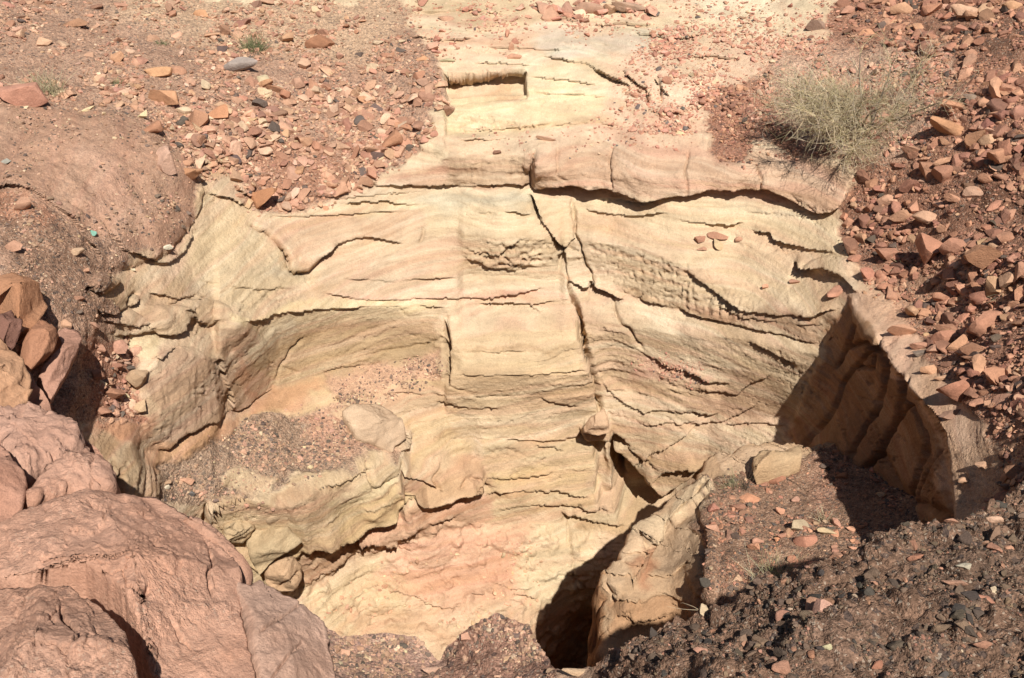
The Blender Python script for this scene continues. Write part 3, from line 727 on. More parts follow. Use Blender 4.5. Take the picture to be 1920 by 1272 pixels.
ra.n += np.where((UA > 560) & (UA < 1120) & (VA > 985), 1, 0) * np.clip(fbm(PA0 * 16, 3, seed=91) - .05, 0, 1) * .05
# recess right of the stepped face
ra.proud([(1150,852),(1190,884),(1240,930),(1300,905),(1335,868),(1325,920),(1250,982),(1160,975),(1150,930)], -26, 7); L_([(1212,900),(1250,873),(1290,867),(1328,868)], 9, 16, 18, 10); ra.bulge(1250, 890, 70, 55, 5)
L_([(1140,800),(1190,850),(1215,860),(1190,880)], 3, 20, 20); L_([(1185,880),(1215,850),(1260,835),(1310,800)], 2.5, 14, 14)
L_([(1200,905),(1240,920),(1262,945)], 5, 18, 18)
# left side of the pit
L_([(158,540),(175,549),(200,547),(218,534)], 5, 12, 14, 12); ra.bulge(188, 533, 34, 13, 5)
L_([(180,582),(213,588),(240,575),(264,561)], 5, 20, 14, 12); K_([(240,575),(243,558),(252,548),(262,552)], 3, 2)
L_([(312,571),(340,562),(370,565),(387,550)], 2.4, 20, 12); L_([(330,592),(350,590),(356,580)], 2, 12, 10); ra.bulge(375, 585, 60, 26, 4)
L_([(218,629),(290,625),(312,624),(336,614),(338,598)], 5, 22, 16, 12); ra.bulge(290, 600, 70, 28, 4)
ra.bulge(340, 750, 80, 100, 2.5, 3); ra.bulge(455, 680, 50, 80, 1.5, 3)
L_([(412,668),(415,690),(428,730),(431,770)], 4, 10, 10, 9); L_([(296,846),(340,812),(420,776),(431,770)], 4, 14, 18, 10); L_([(431,770),(470,752),(500,736),(511,727)], 3.5, 14, 16, 10)
ra.fluting([(285,690),(400,680),(420,760),(320,820),(275,830)], .8, 14, 60, 14, 15)
K_([(510,722),(527,690),(550,652),(572,634)], 2.5, 2); K_([(530,690),(560,700)], 1.5, 2); L_([(600,700),(640,690),(720,680),(800,668)], 1.2, 20, 16)
K_([(412,690),(414,680)], 3, 3); L_([(414,612),(422,606),(428,600)], 4, 8, 8)
ra.proud([(214,852),(268,842),(290,895),(296,930),(216,934)], 5, 2.5); K_([(224,868),(218,905),(224,935)], 9, 3.5); ra.fluting([(225,860),(270,850),(290,920),(225,932)], 1.5, 12, 70, 8, 25)
L_([(190,600),(250,612),(300,608)], 3, 14, 12); L_([(280,548),(330,560),(372,548)], 3, 14, 12); L_([(350,600),(390,612),(424,598)], 4, 14, 12); L_([(255,660),(300,672),(330,650)], 3, 14, 14)
# right end of the far wall
L_([(1407,431),(1440,434),(1453,449),(1493,459),(1527,467),(1570,474)], 4.5, 16, 14, 10); L_([(1390,395),(1460,400),(1540,410)], 1.2, 12, 12)
L_([(1487,491),(1513,504),(1547,511),(1575,515),(1597,535),(1603,550)], 9, 18, 26, 10); ra.bulge(1560, 500, 50, 18, 4)
L_([(1280,505),(1340,545),(1400,580),(1450,587),(1530,592),(1575,576)], 3.5, 22, 16, 12); L_([(1330,565),(1400,595),(1480,608),(1545,612)], 2, 12, 10)
L_([(1400,640),(1450,660),(1500,690)], 2, 18, 18); L_([(1290,800),(1360,790),(1420,760)], 2, 14, 14); L_([(1355,800),(1420,790),(1470,800)], 2.5, 12, 12); L_([(1300,730),(1380,740),(1450,700)], 1.6, 20, 20)
# right-hand wall: blocky joints
K_([(1612,610),(1600,650),(1575,680),(1570,690)], 6, 3.5); K_([(1600,650),(1630,640),(1650,660)], 5, 3); K_([(1650,650),(1665,690),(1650,760),(1600,850),(1590,870)], 5, 4); K_([(1690,700),(1700,760),(1660,830),(1610,900)], 6, 4); K_([(1700,745),(1735,810),(1745,870)], 5, 4); K_([(1735,830),(1720,900),(1690,970)], 4, 4); K_([(1610,685),(1640,690),(1645,660)], 4, 3)
wl = smooth(8, -8, poly_sd(UA, VA, [(1600,560),(1660,640),(1760,790),(1795,1010),(1600,1010),(1480,810),(1560,620)]))
ra.n += wl * (ridged(np.stack([PA0[..., 0] * .5, PA0[..., 1] * 4.2 + zz * 1.3, zz * .7], -1), 2, 95) * .015)
wd1, wd2, wval = worley(UA * .88 + VA * .47 + 12 * fbm(p2(UA, VA, 70, 70, 6.1), 2, seed=96), VA * .88 - UA * .47, 84, 300, 97)
ra.n += wl * ((wval - .5) * .035 - .03 * np.exp(-((wd2 - wd1) / .06) ** 2))
# left bank mound and steps
ra.bulge(190, 360, 185, 150, 8, 2.5)
ra.n += .03 * smooth(10, -30, poly_sd(ra.wu, ra.wv, [(0,190),(230,222),(300,262),(350,340),(358,430),(310,492),(240,480),(120,430),(0,340)])) * fbm(PA0 * 7, 4, seed=75)
L_([(-50,340),(60,380),(130,440),(180,500)], 4, 30, 30, 8); L_([(190,440),(215,480),(310,492),(350,470),(358,430)], 4, 16, 14, 10)
K_([(120,400),(180,430),(200,460)], 4, 4)
L_([(360,310),(400,306),(440,312)], 3, 12, 10); L_([(440,345),(452,362),(480,378)], 4, 12, 12)

grit = pa.soil * (1 - .45 * smooth(20, -20, poly_sd(pa.wu, pa.wv, [(-950,160),(0,190),(110,208),(230,222),(300,262),(350,340),(358,430),(310,492),(240,480),(120,430),(0,340),(-950,480)])))
hdir = CAM - PA0; hdir[..., 2] = 0; hdir /= np.linalg.norm(hdir, axis=-1, keepdims=True)
PA = PA0 + NA0 * ra.n[..., None] + hdir * ra.h[..., None]
NA = grid_normals(PA)
fA = grid_faces(len(vA), len(uA))
fs = pa.soil.ravel()[fA].mean(1); fu = UA.ravel()[fA].mean(1); fv = VA.ravel()[fA].mean(1)
is_rub = fs > .5
terr_ = ((fu > 280) & (fv > 640) & (fu < 900))
sets = [('bedrock', (~is_rub) | terr_, M_BED),
        ('rubble_slope', is_rub & ~terr_ & (fu < 1150), M_SOIL),
        ('rubble_slope', is_rub & ~terr_ & (fu >= 1150), M_SOIL)]
for nm, msk, mat in sets:
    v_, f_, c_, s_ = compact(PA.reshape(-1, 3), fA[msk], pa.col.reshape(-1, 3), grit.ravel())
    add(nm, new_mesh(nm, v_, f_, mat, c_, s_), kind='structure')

# ================================================================== ruled sheets with a hanging far side
def resample(pts, n):
    pts = np.asarray(pts, float)
    d = np.concatenate([[0], np.cumsum(np.linalg.norm(np.diff(pts[:, :2], axis=0), axis=1))])
    t = np.linspace(0, d[-1], n)
    return np.stack([np.interp(t, d, pts[:, k]) for k in range(pts.shape[1])], -1)

def ruled(sil, back, n, rows, cpts, power=1.4, jit=4.0):
    """pixel grid from a silhouette line to a back line, depth by thin-plate through sil + cpts"""
    S = resample(sil, n); B = resample(back, n)
    jx = fbm(np.stack([S[:, 0] / 26, S[:, 1] / 26, np.zeros(n)], -1), 4, gain=.6, seed=31); jy = fbm(np.stack([S[:, 0] / 26, S[:, 1] / 26, np.ones(n) * 4.4], -1), 4, gain=.6, seed=32)
    S = S.copy(); S[:, 0] += jit * jx; S[:, 1] += jit * jy
    k = np.linspace(0, 1, rows) ** power
    U = S[None, :, 0] * (1 - k[:, None]) + B[None, :, 0] * k[:, None]
    V = S[None, :, 1] * (1 - k[:, None]) + B[None, :, 1] * k[:, None]
    Sc = resample(sil, 40)
    allp = np.concatenate([Sc, np.asarray(cpts, float)])
    mdl = tps_fit(allp[:, :2], 1 / allp[:, 2], 3e-6)
    W = np.clip(tps_eval(mdl, U, V), 1 / 7, 1 / .9)
    return U, V, unproject(U, V, 1 / W)

def skirt(P, steps):
    """far side of a bank: rows of offsets (back, down) from the first row"""
    e = P[0]; away = e - CAM; away[:, 2] = 0; away /= np.linalg.norm(away, axis=1, keepdims=True)
    rows = [e + away * b + np.array([0, 0, -d]) for b, d in steps]
    return np.stack(rows[::-1], 0)

# ------------------------------------------------------------------ near bank (bottom of the picture)
sil = [(-600,560,3.2),(-200,600,3.4),(0,645,3.6),(60,700,3.62),(100,770,3.55),(135,805,3.48),(165,835,3.4),(212,880,3.3),(216,940,3.1),(290,934,2.95),(345,962,2.85),(400,1008,2.75),(440,1045,2.67),(476,1092,2.65),(540,1132,2.6),(604,1174,2.55),(640,1192,2.58),(700,1188,2.6),(780,1196,2.6),(822,1238,2.56),(850,1205,2.5),(880,1180,2.5),(930,1153,2.5),(985,1165,2.45),(1008,1210,2.42),(1046,1262,2.32),(1085,1262,2.25),(1120,1256,2.2),(1145,1225,2.16),(1180,1200,2.15),(1240,1186,2.15),(1300,1165,2.15),(1340,1132,2.16),(1400,1112,2.16),(1480,1086,2.15),(1540,1076,2.13),(1590,1058,2.13),(1625,1022,2.16),(1690,996,2.18),(1790,985,2.22),(1850,958,2.28),(1920,905,2.36),(2100,830,2.4),(2600,740,2.2)]
back = [(-900,1900),(-300,1900),(0,1900),(300,1900),(700,1900),(960,1900),(1200,1900),(1500,1900),(1800,1900),(2200,1900),(2900,1900)]
near_c = [(0,760,3.2),(-300,800,2.8),(0,900,2.7),(0,1100,2.55),(200,1000,2.75),(200,1200,2.3),(400,1200,2.42),(600,1260,2.4),(720,1250,2.52),(800,1272,2.46),(950,1272,2.34),(950,1220,2.42),(1100,1300,2.1),
 (1300,1272,1.82),(1600,1150,1.9),(1600,1272,1.7),(1900,1100,1.92),(1900,1272,1.66),(-500,900,2.1),(-500,1300,1.72),(0,1400,1.75),(500,1400,1.85),(1000,1400,1.9),(1500,1450,1.52),(2200,1200,1.7),
 (-900,1900,1.35),(0,1900,1.35),(960,1900,1.35),(1900,1900,1.28),(2900,1900,1.25)]
UN, VN, PN0 = ruled(sil, back, 820, 172, near_c, 1.95, 9.0)
NN0 = grid_normals(PN0)
pn = Paint(UN, VN, (200, 146, 116))
R = pn.region
R([(-950,500),(500,900),(640,1180),(660,1400),(600,1950),(-950,1950)], (196,142,112), 10, soil=.55)
R([(330,1060),(450,1100),(480,1290),(420,1500),(300,1300)], (180,132,104), 20, .8, soil=.8)
R([(600,1170),(800,1180),(850,1230),(830,1300),(620,1300)], (190,148,122), 8, soil=1.0)
R([(620,1190),(840,1240),(760,1280),(640,1260)], (198,150,124), 14, .7, soil=.4)
R([(820,1240),(850,1200),(930,1140),(1000,1160),(1060,1270),(1060,1500),(820,1500)], (172,126,100), 8, soil=1.0)
R([(1050,1250),(1130,1250),(1130,1290),(1050,1290)], (196,156,122), 6, soil=.3)
R([(1110,1290),(1150,1215),(1330,1120),(1620,1000),(1800,970),(1930,880),(2950,600),(2950,1950),(1080,1950)], (144,108,82), 10, soil=1.0)
R([(1400,1190),(1650,1160),(1750,1250),(1500,1280)], (146,112,88), 40, .6)
R([(1700,1050),(1930,1000),(1930,1120),(1760,1130)], (122,96,76), 40, .6)
rn = Relief(UN, VN)
dark = smooth(1080, 1160, UN)
rn.n += pn.soil * fbm(PN0 * 9, 4, gain=.6, seed=131) * .012 + fbm(PN0 * 3, 3, seed=130) * .02
rn.n += dark * (fbm(PN0 * 6, 4, seed=132) * .055 + np.abs(fbm(PN0 * 20, 3, gain=.6, seed=133)) * .036 + fbm(PN0 * 60, 3, gain=.6, seed=134) * .007)
mnd = smooth(30, -10, poly_sd(UN, VN, [(820,1245),(850,1200),(930,1140),(1000,1160),(1060,1270),(1060,1500),(820,1500)]))
rn.n += mnd * (fbm(PN0 * 12, 4, gain=.6, seed=135) * .03)
rn.n -= .14 * smooth(520, 440, UN) * smooth(0, .06, np.linspace(0, 1, UN.shape[0])[:, None])
PN = PN0 + NN0 * rn.n[..., None]
sk = skirt(PN, [(.015, .03), (.04, .08), (.08, .16), (.13, .28), (.19, .46), (.26, .75), (.32, 1.15), (.36, 1.7), (.38, 2.6)])
sk[:, :, 1] += fbm(sk * 8, 4, gain=.6, seed=140) * .05 * np.linspace(1, 0, len(sk))[:, None]
PNf = np.concatenate([sk, PN], 0); ns = len(sk)
colN = np.concatenate([np.repeat(pn.col[:1], ns, 0), pn.col], 0); soilN = np.concatenate([np.repeat(pn.soil[:1], ns, 0), pn.soil], 0)
fN = grid_faces(PNf.shape[0], PNf.shape[1])
add('near_bank', new_mesh('near_bank', PNf.reshape(-1, 3), fN, M_SOIL, colN.reshape(-1, 3), soilN.ravel()), kind='structure')
NN = grid_normals(PN)

# ------------------------------------------------------------------ rock rib with its gravel shelf inside the pit
sil = [(1660,800,5.0),(1560,828,4.95),(1500,838,4.95),(1440,834,4.95),(1395,842,4.93),(1335,862,4.9),(1325,880,4.85),(1300,905,4.8),(1262,940,4.72),(1235,962,4.66),(1205,985,4.6),(1188,1004,4.55),(1176,1030,4.5),(1164,1062,4.45),(1156,1088,4.4),(1148,1108,4.38),(1140,1150,4.3),(1134,1190,4.24),(1128,1250,4.15),(1120,1400,3.9)]
back = [(1840,820),(1800,880),(1780,930),(1770,980),(1760,1020),(1740,1060),(1720,1100),(1700,1150),(1680,1200),(1650,1300),(1600,1450)]
pc = [(1450,900,4.72),(1560,900,4.68),(1660,900,4.6),(1450,1000,4.3),(1600,1000,4.2),(1400,1100,3.95),(1330,1000,4.38),(1330,1100,4.05),(1300,940,4.65),(1235,1020,4.56),(1215,1000,4.52),(1200,1060,4.42),(1260,1060,4.44),(1240,1110,4.34),(1290,1100,4.26),(1300,1020,4.42),(1325,1060,4.18),(1170,1140,4.25),(1200,1180,4.3),(1280,1180,4.3),(1400,1250,3.6),(1600,1250,3.4),(1700,1000,4.15),(1250,1300,3.85)]
UP, VP, PP0 = ruled(sil, back, 330, 220, pc, 1.0, 15.0)
NP0 = grid_normals(PP0)
pp = Paint(UP, VP, (206, 166, 122))
R = pp.region
R([(1400,870),(1500,850),(1700,780),(1850,800),(1850,1500),(1330,1500),(1322,1130),(1330,1010),(1300,960),(1340,900)], (176,134,102), 7, soil=1.0)
R([(1330,850),(1480,830),(1500,850),(1400,890),(1340,890)], (216,178,136), 6, soil=.2)
R([(1520,850),(1600,900),(1560,960),(1500,900)], (192,140,108), 20, .7)
R([(1190,1000),(1330,905),(1335,930),(1200,1030)], (226,192,146), 6)
R([(1150,1050),(1200,1000),(1220,1030),(1180,1090),(1160,1130),(1140,1120)], (226,186,140), 6)
R([(1210,1010),(1320,950),(1325,1040),(1240,1070)], (190,156,118), 10)
R([(1215,1020),(1230,1060),(1215,1110),(1195,1090)], (186,128,88), 10, .8)
R([(1130,1130),(1330,1130),(1330,1260),(1120,1260)], (198,150,104), 8)
pp.col *= (1 + .10 * fbm(PP0 * 3.0, 4, seed=155)[..., None])
rp = Relief(UP, VP)
rkp = 1 - pp.soil
zz = PP0[..., 2]
ledp = fbm(np.stack([PP0[..., 0] * 1.5, PP0[..., 1] * 1.2, (zz + .1 * fbm(PP0, 3, seed=60)) * 18], -1), 5, gain=.62, seed=161)
rp.h += rkp * (np.round(ledp * 5) / 5 + .3 * ledp) * .03
rp.n += rkp * (fbm(PP0 * 5, 4, seed=162) * .03 + fbm(PP0 * 70, 2, seed=165) * .003) + pp.soil * (fbm(PP0 * 4, 4, seed=163) * .03 + fbm(PP0 * 14, 4, gain=.6, seed=164) * .015)
rp.proud([(1325,1130),(1330,1010),(1310,960),(1345,905),(1345,1300),(1325,1300)], 3, 4, False)
rp.ledge([(1205,1030),(1230,1000),(1270,970),(1300,945),(1330,905)], 4, 10, 12); rp.crack([(1318,1020),(1312,1080),(1310,1140)], 5, 5)
rp.crack([(1207,1005),(1206,1045),(1196,1070),(1185,1100)], 3, 2); rp.ledge([(1150,1120),(1170,1124),(1200,1124)], 6, 14, 14, 12); rp.ledge([(1165,1065),(1190,1070),(1205,1068)], 2.5, 8, 8)
rp.ledge([(1210,1075),(1250,1080),(1300,1050)], 4, 20, 20); rp.proud([(1192,1000),(1262,945),(1330,902),(1342,922),(1265,985),(1222,1022),(1205,1068),(1185,1105),(1140,1115),(1160,1050)], 5, 2, False); rp.ledge([(1150,1160),(1200,1166),(1260,1150)], 4, 12, 12); rp.ledge([(1140,1085),(1175,1090),(1200,1084)], 3, 8, 8); rp.ledge([(1160,1040),(1185,1046),(1215,1040)], 3, 8, 8)
hp = CAM - PP0; hp[..., 2] = 0; hp /= np.linalg.norm(hp, axis=-1, keepdims=True)
PP = PP0 + NP0 * rp.n[..., None] + hp * rp.h[..., None]
e = PP[0]
tl = np.gradient(e, axis=0); tl[:, 2] = 0
out = np.stack([tl[:, 1], -tl[:, 0], np.zeros(len(e))], -1); out /= np.linalg.norm(out, axis=1, keepdims=True) + 1e-9
cen = PP[100].mean(0); sgn = np.sign(((e - cen) * out).sum(1, keepdims=True)); out *= sgn
rows = []
for k, d in enumerate([.02, .06, .12, .2, .3, .42, .55, .7, .85, 1.0, 1.2, 1.4, 1.7, 2.2]):
    r = e + out * (.01 + .035 * math.sqrt(d)) + np.array([0, 0, -d])
    r = r + out * (fbm(np.stack([r[:, 0] * 3, r[:, 1] * 3, r[:, 2] * 9], -1), 4, seed=170) * .05)[:, None] * min(1, d * 6)
    rows.append(r)
PPf = np.concatenate([np.stack(rows[::-1], 0), PP], 0); ns = len(rows)
skc = np.empty((ns, PP.shape[1], 3)); skc[:] = lin((196, 142, 92))
lp_ = (pp.col * np.array([.25, .65, .10])).sum(-1, keepdims=True); pp.col = np.clip(lp_ + (pp.col - lp_) * (1.0 + .02 * rkp[..., None]), .01, .9)
colP = np.concatenate([skc, pp.col], 0); soilP = np.concatenate([np.zeros((ns, PP.shape[1])), pp.soil], 0)
add('rock_rib', new_mesh('rock_rib', PPf.reshape(-1, 3), grid_faces(*PPf.shape[:2]), M_BED, colP.reshape(-1, 3), soilP.ravel()), kind='structure')
NP = grid_normals(PP)
# ================================================================== ground around, out to the horizon
def ground_axis(c, near, step, far):
    a = list(np.arange(0, near, step)); s = step
    while a[-1] < far: s *= 1.25; a.append(a[-1] + s)
    a = np.array(a); return np.concatenate([c - a[::-1], c + a[1:]])
gx = ground_axis(0.0, 9, .16, 400); gy = ground_axis(5.0, 9, .16, 400)
GX, GY = np.meshgrid(gx, gy)
GZ = np.full_like(GX, 3.05) + .35 * np.exp(-((GX) ** 2 + (GY + 1.0) ** 2) / 3.0)
G0 = np.stack([GX, GY, GZ], -1)
far_r = np.hypot(GX, GY - 5)
G0[..., 2] += smooth(10, 60, far_r) * 6 * fbm(G0 * .02, 4, seed=300) + fbm(G0 * .6, 4, seed=301) * .12 * smooth(5, 9, far_r)
gu, gv, gD = project(np.stack([GX, GY, GZ], -1))
inside = (gD > .3) & (gu > -860) & (gu < 2760) & (gv > -395) & (gv < 1700)
G0[..., 2] = np.where(inside, -1.2, G0[..., 2])
gc = np.empty(GX.shape + (3,)); gc[:] = lin((190, 140, 108)); gc *= 1 + .2 * fbm(G0 * .5, 4, seed=302)[..., None]
add('desert_ground', new_mesh('desert_ground', G0.reshape(-1, 3), grid_faces(*GX.shape), M_SOIL, gc.reshape(-1, 3), np.ones(GX.size)), kind='structure')

# ================================================================== big rocks with their own outline
def pillow(name, outline, dpts, H, k, rgb, label, cat, group=None, T=.18, rough=.012, soil=0.0, bed=0.0, var=.2, cracks=(), seed=0, mat=None, lump=.02, facets=0, crumb=0.0):
    o = np.asarray(outline, float)
    per = np.linalg.norm(np.diff(np.concatenate([o, o[:1]]), axis=0), axis=1).sum()
    m = int(np.clip(per / 3.6, 50, 380))
    B = resample(np.concatenate([o, o[:1]]), m + 1)[:-1]
    jit = fbm(np.stack([B[:, 0] / 16, B[:, 1] / 16, np.full(m, seed + .5)], -1), 3, gain=.6, seed=seed)
    jit2 = fbm(np.stack([B[:, 0] / 16, B[:, 1] / 16, np.full(m, seed + 9.5)], -1), 3, gain=.6, seed=seed + 1)
    sc = min(1, per / 500)
    for _ in range(0 if facets >= 4 else 2): B = (np.roll(B, 1, 0) + B * 2 + np.roll(B, -1, 0)) / 4
    B = B + np.stack([jit, jit2], -1) * 5 * sc
    c = B.mean(0)
    rad = np.linalg.norm(B - c, axis=1).mean()
    n = int(np.clip(rad / 3.0, 12, 80))
    r = np.linspace(0.02, 1, n)[:, None]
    U = c[0] + (B[None, :, 0] - c[0]) * r; V = c[1] + (B[None, :, 1] - c[1]) * r
    d = np.asarray(dpts, float)
    A = np.stack([np.ones(3), d[:, 0], d[:, 1]], -1); w = np.linalg.solve(A, 1 / d[:, 2])
    P0 = unproject(U, V, 1 / np.clip(w[0] + w[1] * U + w[2] * V, 1 / 8, 1 / .9))
    q = unproject(d[:, 0], d[:, 1], d[:, 2]); nr = np.cross(q[1] - q[0], q[2] - q[0]); nr /= np.linalg.norm(nr)
    if nr @ (CAM - q[0]) < 0: nr = -nr
    rr = np.broadcast_to(r, U.shape)
    prof = np.sqrt(np.clip(1 - rr ** k, 0, 1))
    if facets:
        f0 = fbm(np.stack([U / 30, V / 30, np.full_like(U, 3.3)], -1), 3, seed=seed)
        g = np.random.default_rng(seed + 77); qx, qy = (U - c[0]) / rad, (V - c[1]) / rad
        for i in range(facets):
            a_ = 2 * math.pi * (i + g.uniform(-.3, .3)) / facets; b_ = g.uniform(.8, 1.9)
            prof = np.minimum(prof, np.clip(.06 * f0 + g.uniform(.75, 1.0) - b_ * (qx * math.cos(a_) + qy * math.sin(a_)) * (.8 if i % 2 else .45), 0, 1))
    front = P0 + nr * (H * prof)[..., None]
    nrm = grid_normals(front)
    f1 = fbm(front * 5 + seed, 4, seed=seed + 3); f2 = fbm(front * 20 + seed, 4, gain=.6, seed=seed + 4)
    dsp = lump * f1 + rough * f2 + fbm(front * 60 + seed, 2, seed=seed + 15) * .0022
    if crumb:
        d1, d2, cv_ = worley(U + 26 * f1 + 12 * f2, V + 22 * f2 + 16 * f1, 78, 56, seed + 12)
        e1, e2, ev_ = worley(U + 6 * f2, V + 6 * f1, 11, 8, seed + 13)
        msk_ = smooth(.0, .35, fbm(np.stack([U / 60, V / 60, np.full_like(U, seed * .1)], -1), 4, gain=.6, seed=seed + 14))
        brk_ = smooth(-.1, .2, fbm(np.stack([U / 50, V / 50, np.full_like(U, seed * .1 + 4)], -1), 3, seed=seed + 16))
        dsp = dsp + crumb * 2.2 * cv_ - crumb * 2.0 * brk_ * np.exp(-((d2 - d1) / .035) ** 2) + crumb * 1.1 * (smooth(0, .2, e2 - e1) + .8 * ev_) * msk_
    if bed: 
        z = front[..., 2] + .03 * fbm(front * 3, 3, seed=seed + 5)
        l = fbm(np.stack([front[..., 0] * 2, front[..., 1] * 2, z * 40], -1), 4, gain=.6, seed=seed + 6); dsp = dsp + bed * np.tanh(l * 5)
    for pts, cm, cw in cracks:
        dd, _, t = line_d(U + jit.mean() + 4 * f2, V + 4 * f1, pts)
        dsp = dsp - cm / 100 * np.exp(-(dd / cw) ** 2) * np.clip(np.minimum(t, 1 - t) * 6 + .2, 0, 1)
    front = front + nrm * (dsp * np.clip((1 - rr) * 6 + .3, 0, 1))[..., None]
    nb = 6; rb = np.linspace(1, 0.05, nb + 1)[1:, None]
    Ub = c[0] + (B[None, :, 0] - c[0]) * rb; Vb = c[1] + (B[None, :, 1] - c[1]) * rb
    backp = unproject(Ub, Vb, 1 / np.clip(w[0] + w[1] * Ub + w[2] * Vb, 1 / 8, 1 / .9)) - nr * (T * np.sqrt(1 - rb ** 2))[..., None]
    G = np.concatenate([front, backp], 0)
    R_, M_ = G.shape[:2]
    ii = np.arange(R_ * M_).reshape(R_, M_); jj = np.roll(ii, -1, 1)
    fc = np.stack([ii[:-1], ii[1:], jj[1:], jj[:-1]], -1).reshape(-1, 4)
    verts = G.reshape(-1, 3)
    verts = np.concatenate([verts, front[0].mean(0)[None], backp[-1].mean(0)[None]])
    t0 = np.stack([ii[0], jj[0], np.full(M_, R_ * M_)], -1); t1 = np.stack([jj[-1], ii[-1], np.full(M_, R_ * M_ + 1)], -1)
    colr = np.empty((len(verts), 3)); colr[:] = lin(rgb)
    if mat is not None: colr = np.clip(colr.mean() + (colr - colr.mean()) * 1.05, .01, .9)
    colr *= 1 + var * fbm(verts * 6 + seed, 4, seed=seed + 8)[:, None] * np.array([.7, 1, 1.2])
    sl = np.full(len(verts), soil)
    if soil > 0: sl = np.clip(soil + .1 + .8 * fbm(verts * 5, 4, gain=.6, seed=seed + 9), 0, 1)
    org = verts.mean(0); org[2] = verts[:, 2].min()
    me = new_mesh(name, verts - org, [fc, t0, t1], mat or M_BOULD, colr, sl)
    ob = add(name, me, label=label, category=cat); ob.location = org.tolist()
    if group: ob['group'] = group
    return ob

pillow('boulder', [(0,990),(60,965),(110,952),(170,942),(230,934),(290,930),(345,964),(400,1012),(440,1055),(456,1100),(452,1160),(470,1230),(490,1330),(330,1340),(290,1272),(262,1205),(215,1150),(160,1115),(90,1108),(20,1100),(-60,1070),(-60,1010)],
  [(200,950,2.72),(440,1150,2.35),(0,1060,2.42)], .15, 12, (212,156,122), 'largest pink boulder with a lumpy crumbling top at the lower left', 'boulder', rough=.004, soil=.12, seed=401, crumb=.004, facets=6,
  cracks=[([(395,1040),(400,1080),(392,1110),(398,1140)], 3, 2.5), ([(240,1165),(270,1172),(285,1155)], 3, 3)])
pillow('boulder', [(-80,1112),(0,1104),(70,1104),(140,1116),(190,1146),(215,1180),(240,1215),(256,1272),(280,1400),(-80,1400)],
  [(100,1110,2.14),(100,1300,1.86),(250,1250,1.93)], .12, 10, (200,148,116), 'rounded earthy boulder in the bottom left corner beside a black gap', 'boulder', rough=.004, soil=.3, seed=411, crumb=.004, facets=5,
  cracks=[([(120,1160),(128,1200),(150,1230)], 2.5, 3), ([(155,1240),(160,1255),(150,1264)], 3, 3)])
pillow('rock_slab', [(428,1090),(460,1110),(476,1096),(540,1134),(604,1176),(622,1230),(640,1330),(500,1330),(470,1240),(455,1160)],
  [(480,1095,2.5),(610,1180,2.46),(500,1290,2.16)], .05, 4, (210,164,134), 'smooth pale pink slab sloping into the pit at the bottom', 'rock', rough=.006, seed=421, facets=3, lump=.01,
  cracks=[([(470,1215),(520,1180),(560,1150)], 1.5, 2), ([(500,1290),(560,1220)], 1.2, 2)])
pillow('rock_slab', [(340,978),(372,992),(430,1045),(474,1088),(472,1103),(455,1104),(415,1070),(365,1015)],
  [(345,985,2.68),(470,1090,2.58),(400,1060,2.58)], .05, 3, (214,158,124), 'narrow pink rock ledge along the right edge of the largest boulder', 'rock', rough=.006, seed=431, lump=.01)
pillow('boulder', [(50,962),(56,930),(85,905),(110,892),(140,872),(165,862),(195,878),(210,905),(214,936),(190,942),(150,946),(110,952),(75,960)],
  [(60,950,2.95),(200,935,3.05),(150,870,3.2)], .07, 4, (208,154,122), 'pink block wedged between the overhanging slab and the largest boulder', 'boulder', rough=.014, soil=.1, seed=441, crumb=.008)
pillow('boulder', [(-80,835),(2,845),(22,878),(46,900),(50,925),(42,955),(30,980),(0,992),(-80,1000)],
  [(0,850,3.05),(40,920,2.95),(-40,990,2.75)], .06, 4, (208,150,118), 'smooth pink block at the left edge beside a narrow black crack', 'boulder', rough=.006, seed=451, facets=3)
pillow('rock_slab', [(-80,770),(0,790),(40,772),(90,786),(120,806),(159,838),(156,850),(118,876),(84,888),(50,910),(30,882),(6,846),(-80,840)],
  [(0,800,3.35),(150,840,3.3),(50,905,3.08)], .05, 6, (212,160,130), 'flat overhanging pink slab with a rough top at the left', 'rock', rough=.016, soil=.05, seed=461, crumb=.009)
pillow('layered_rock', [(-80,600),(0,632),(22,660),(45,695),(58,730),(54,760),(30,778),(0,800),(-80,800)],
  [(0,640,3.6),(50,740,3.5),(-40,800,3.3)], 0.08750000000000001, 12, (202,148,104), 'layered orange brown rock at the left edge under the dark upright stone', 'rock', rough=.008, bed=.008, seed=471, facets=4)
pillow('boulder', [(-40,524),(20,520),(46,523),(66,545),(91,574),(80,592),(70,608),(40,621),(28,590),(12,556),(-10,548),(-40,560)],
  [(0,525,3.9),(90,575,3.95),(40,620,3.75)], 0.1, 12, (196,136,92), 'orange brown boulder uppermost of the pile at the left edge', 'boulder', rough=.006, seed=481, facets=6)
pillow('boulder', [(46,633),(62,612),(76,598),(90,604),(110,628),(106,645),(100,660),(84,668),(70,680),(58,672),(52,650)],
  [(76,600,3.82),(108,632,3.82),(66,678,3.66)], 0.075, 12, (196,134,94), 'faceted orange brown boulder casting a shadow on the pale slab', 'boulder', rough=.008, seed=491, facets=7, lump=.012)
pillow('rock', [(-20,600),(8,588),(20,582),(32,600),(36,628),(30,650),(18,658),(4,650),(-20,640)],
  [(10,590,3.72),(35,630,3.7),(0,655,3.6)], 0.0625, 12, (150,104,84), 'dark brown upright rock under the uppermost orange boulder', 'rock', rough=.014, seed=501, facets=6)
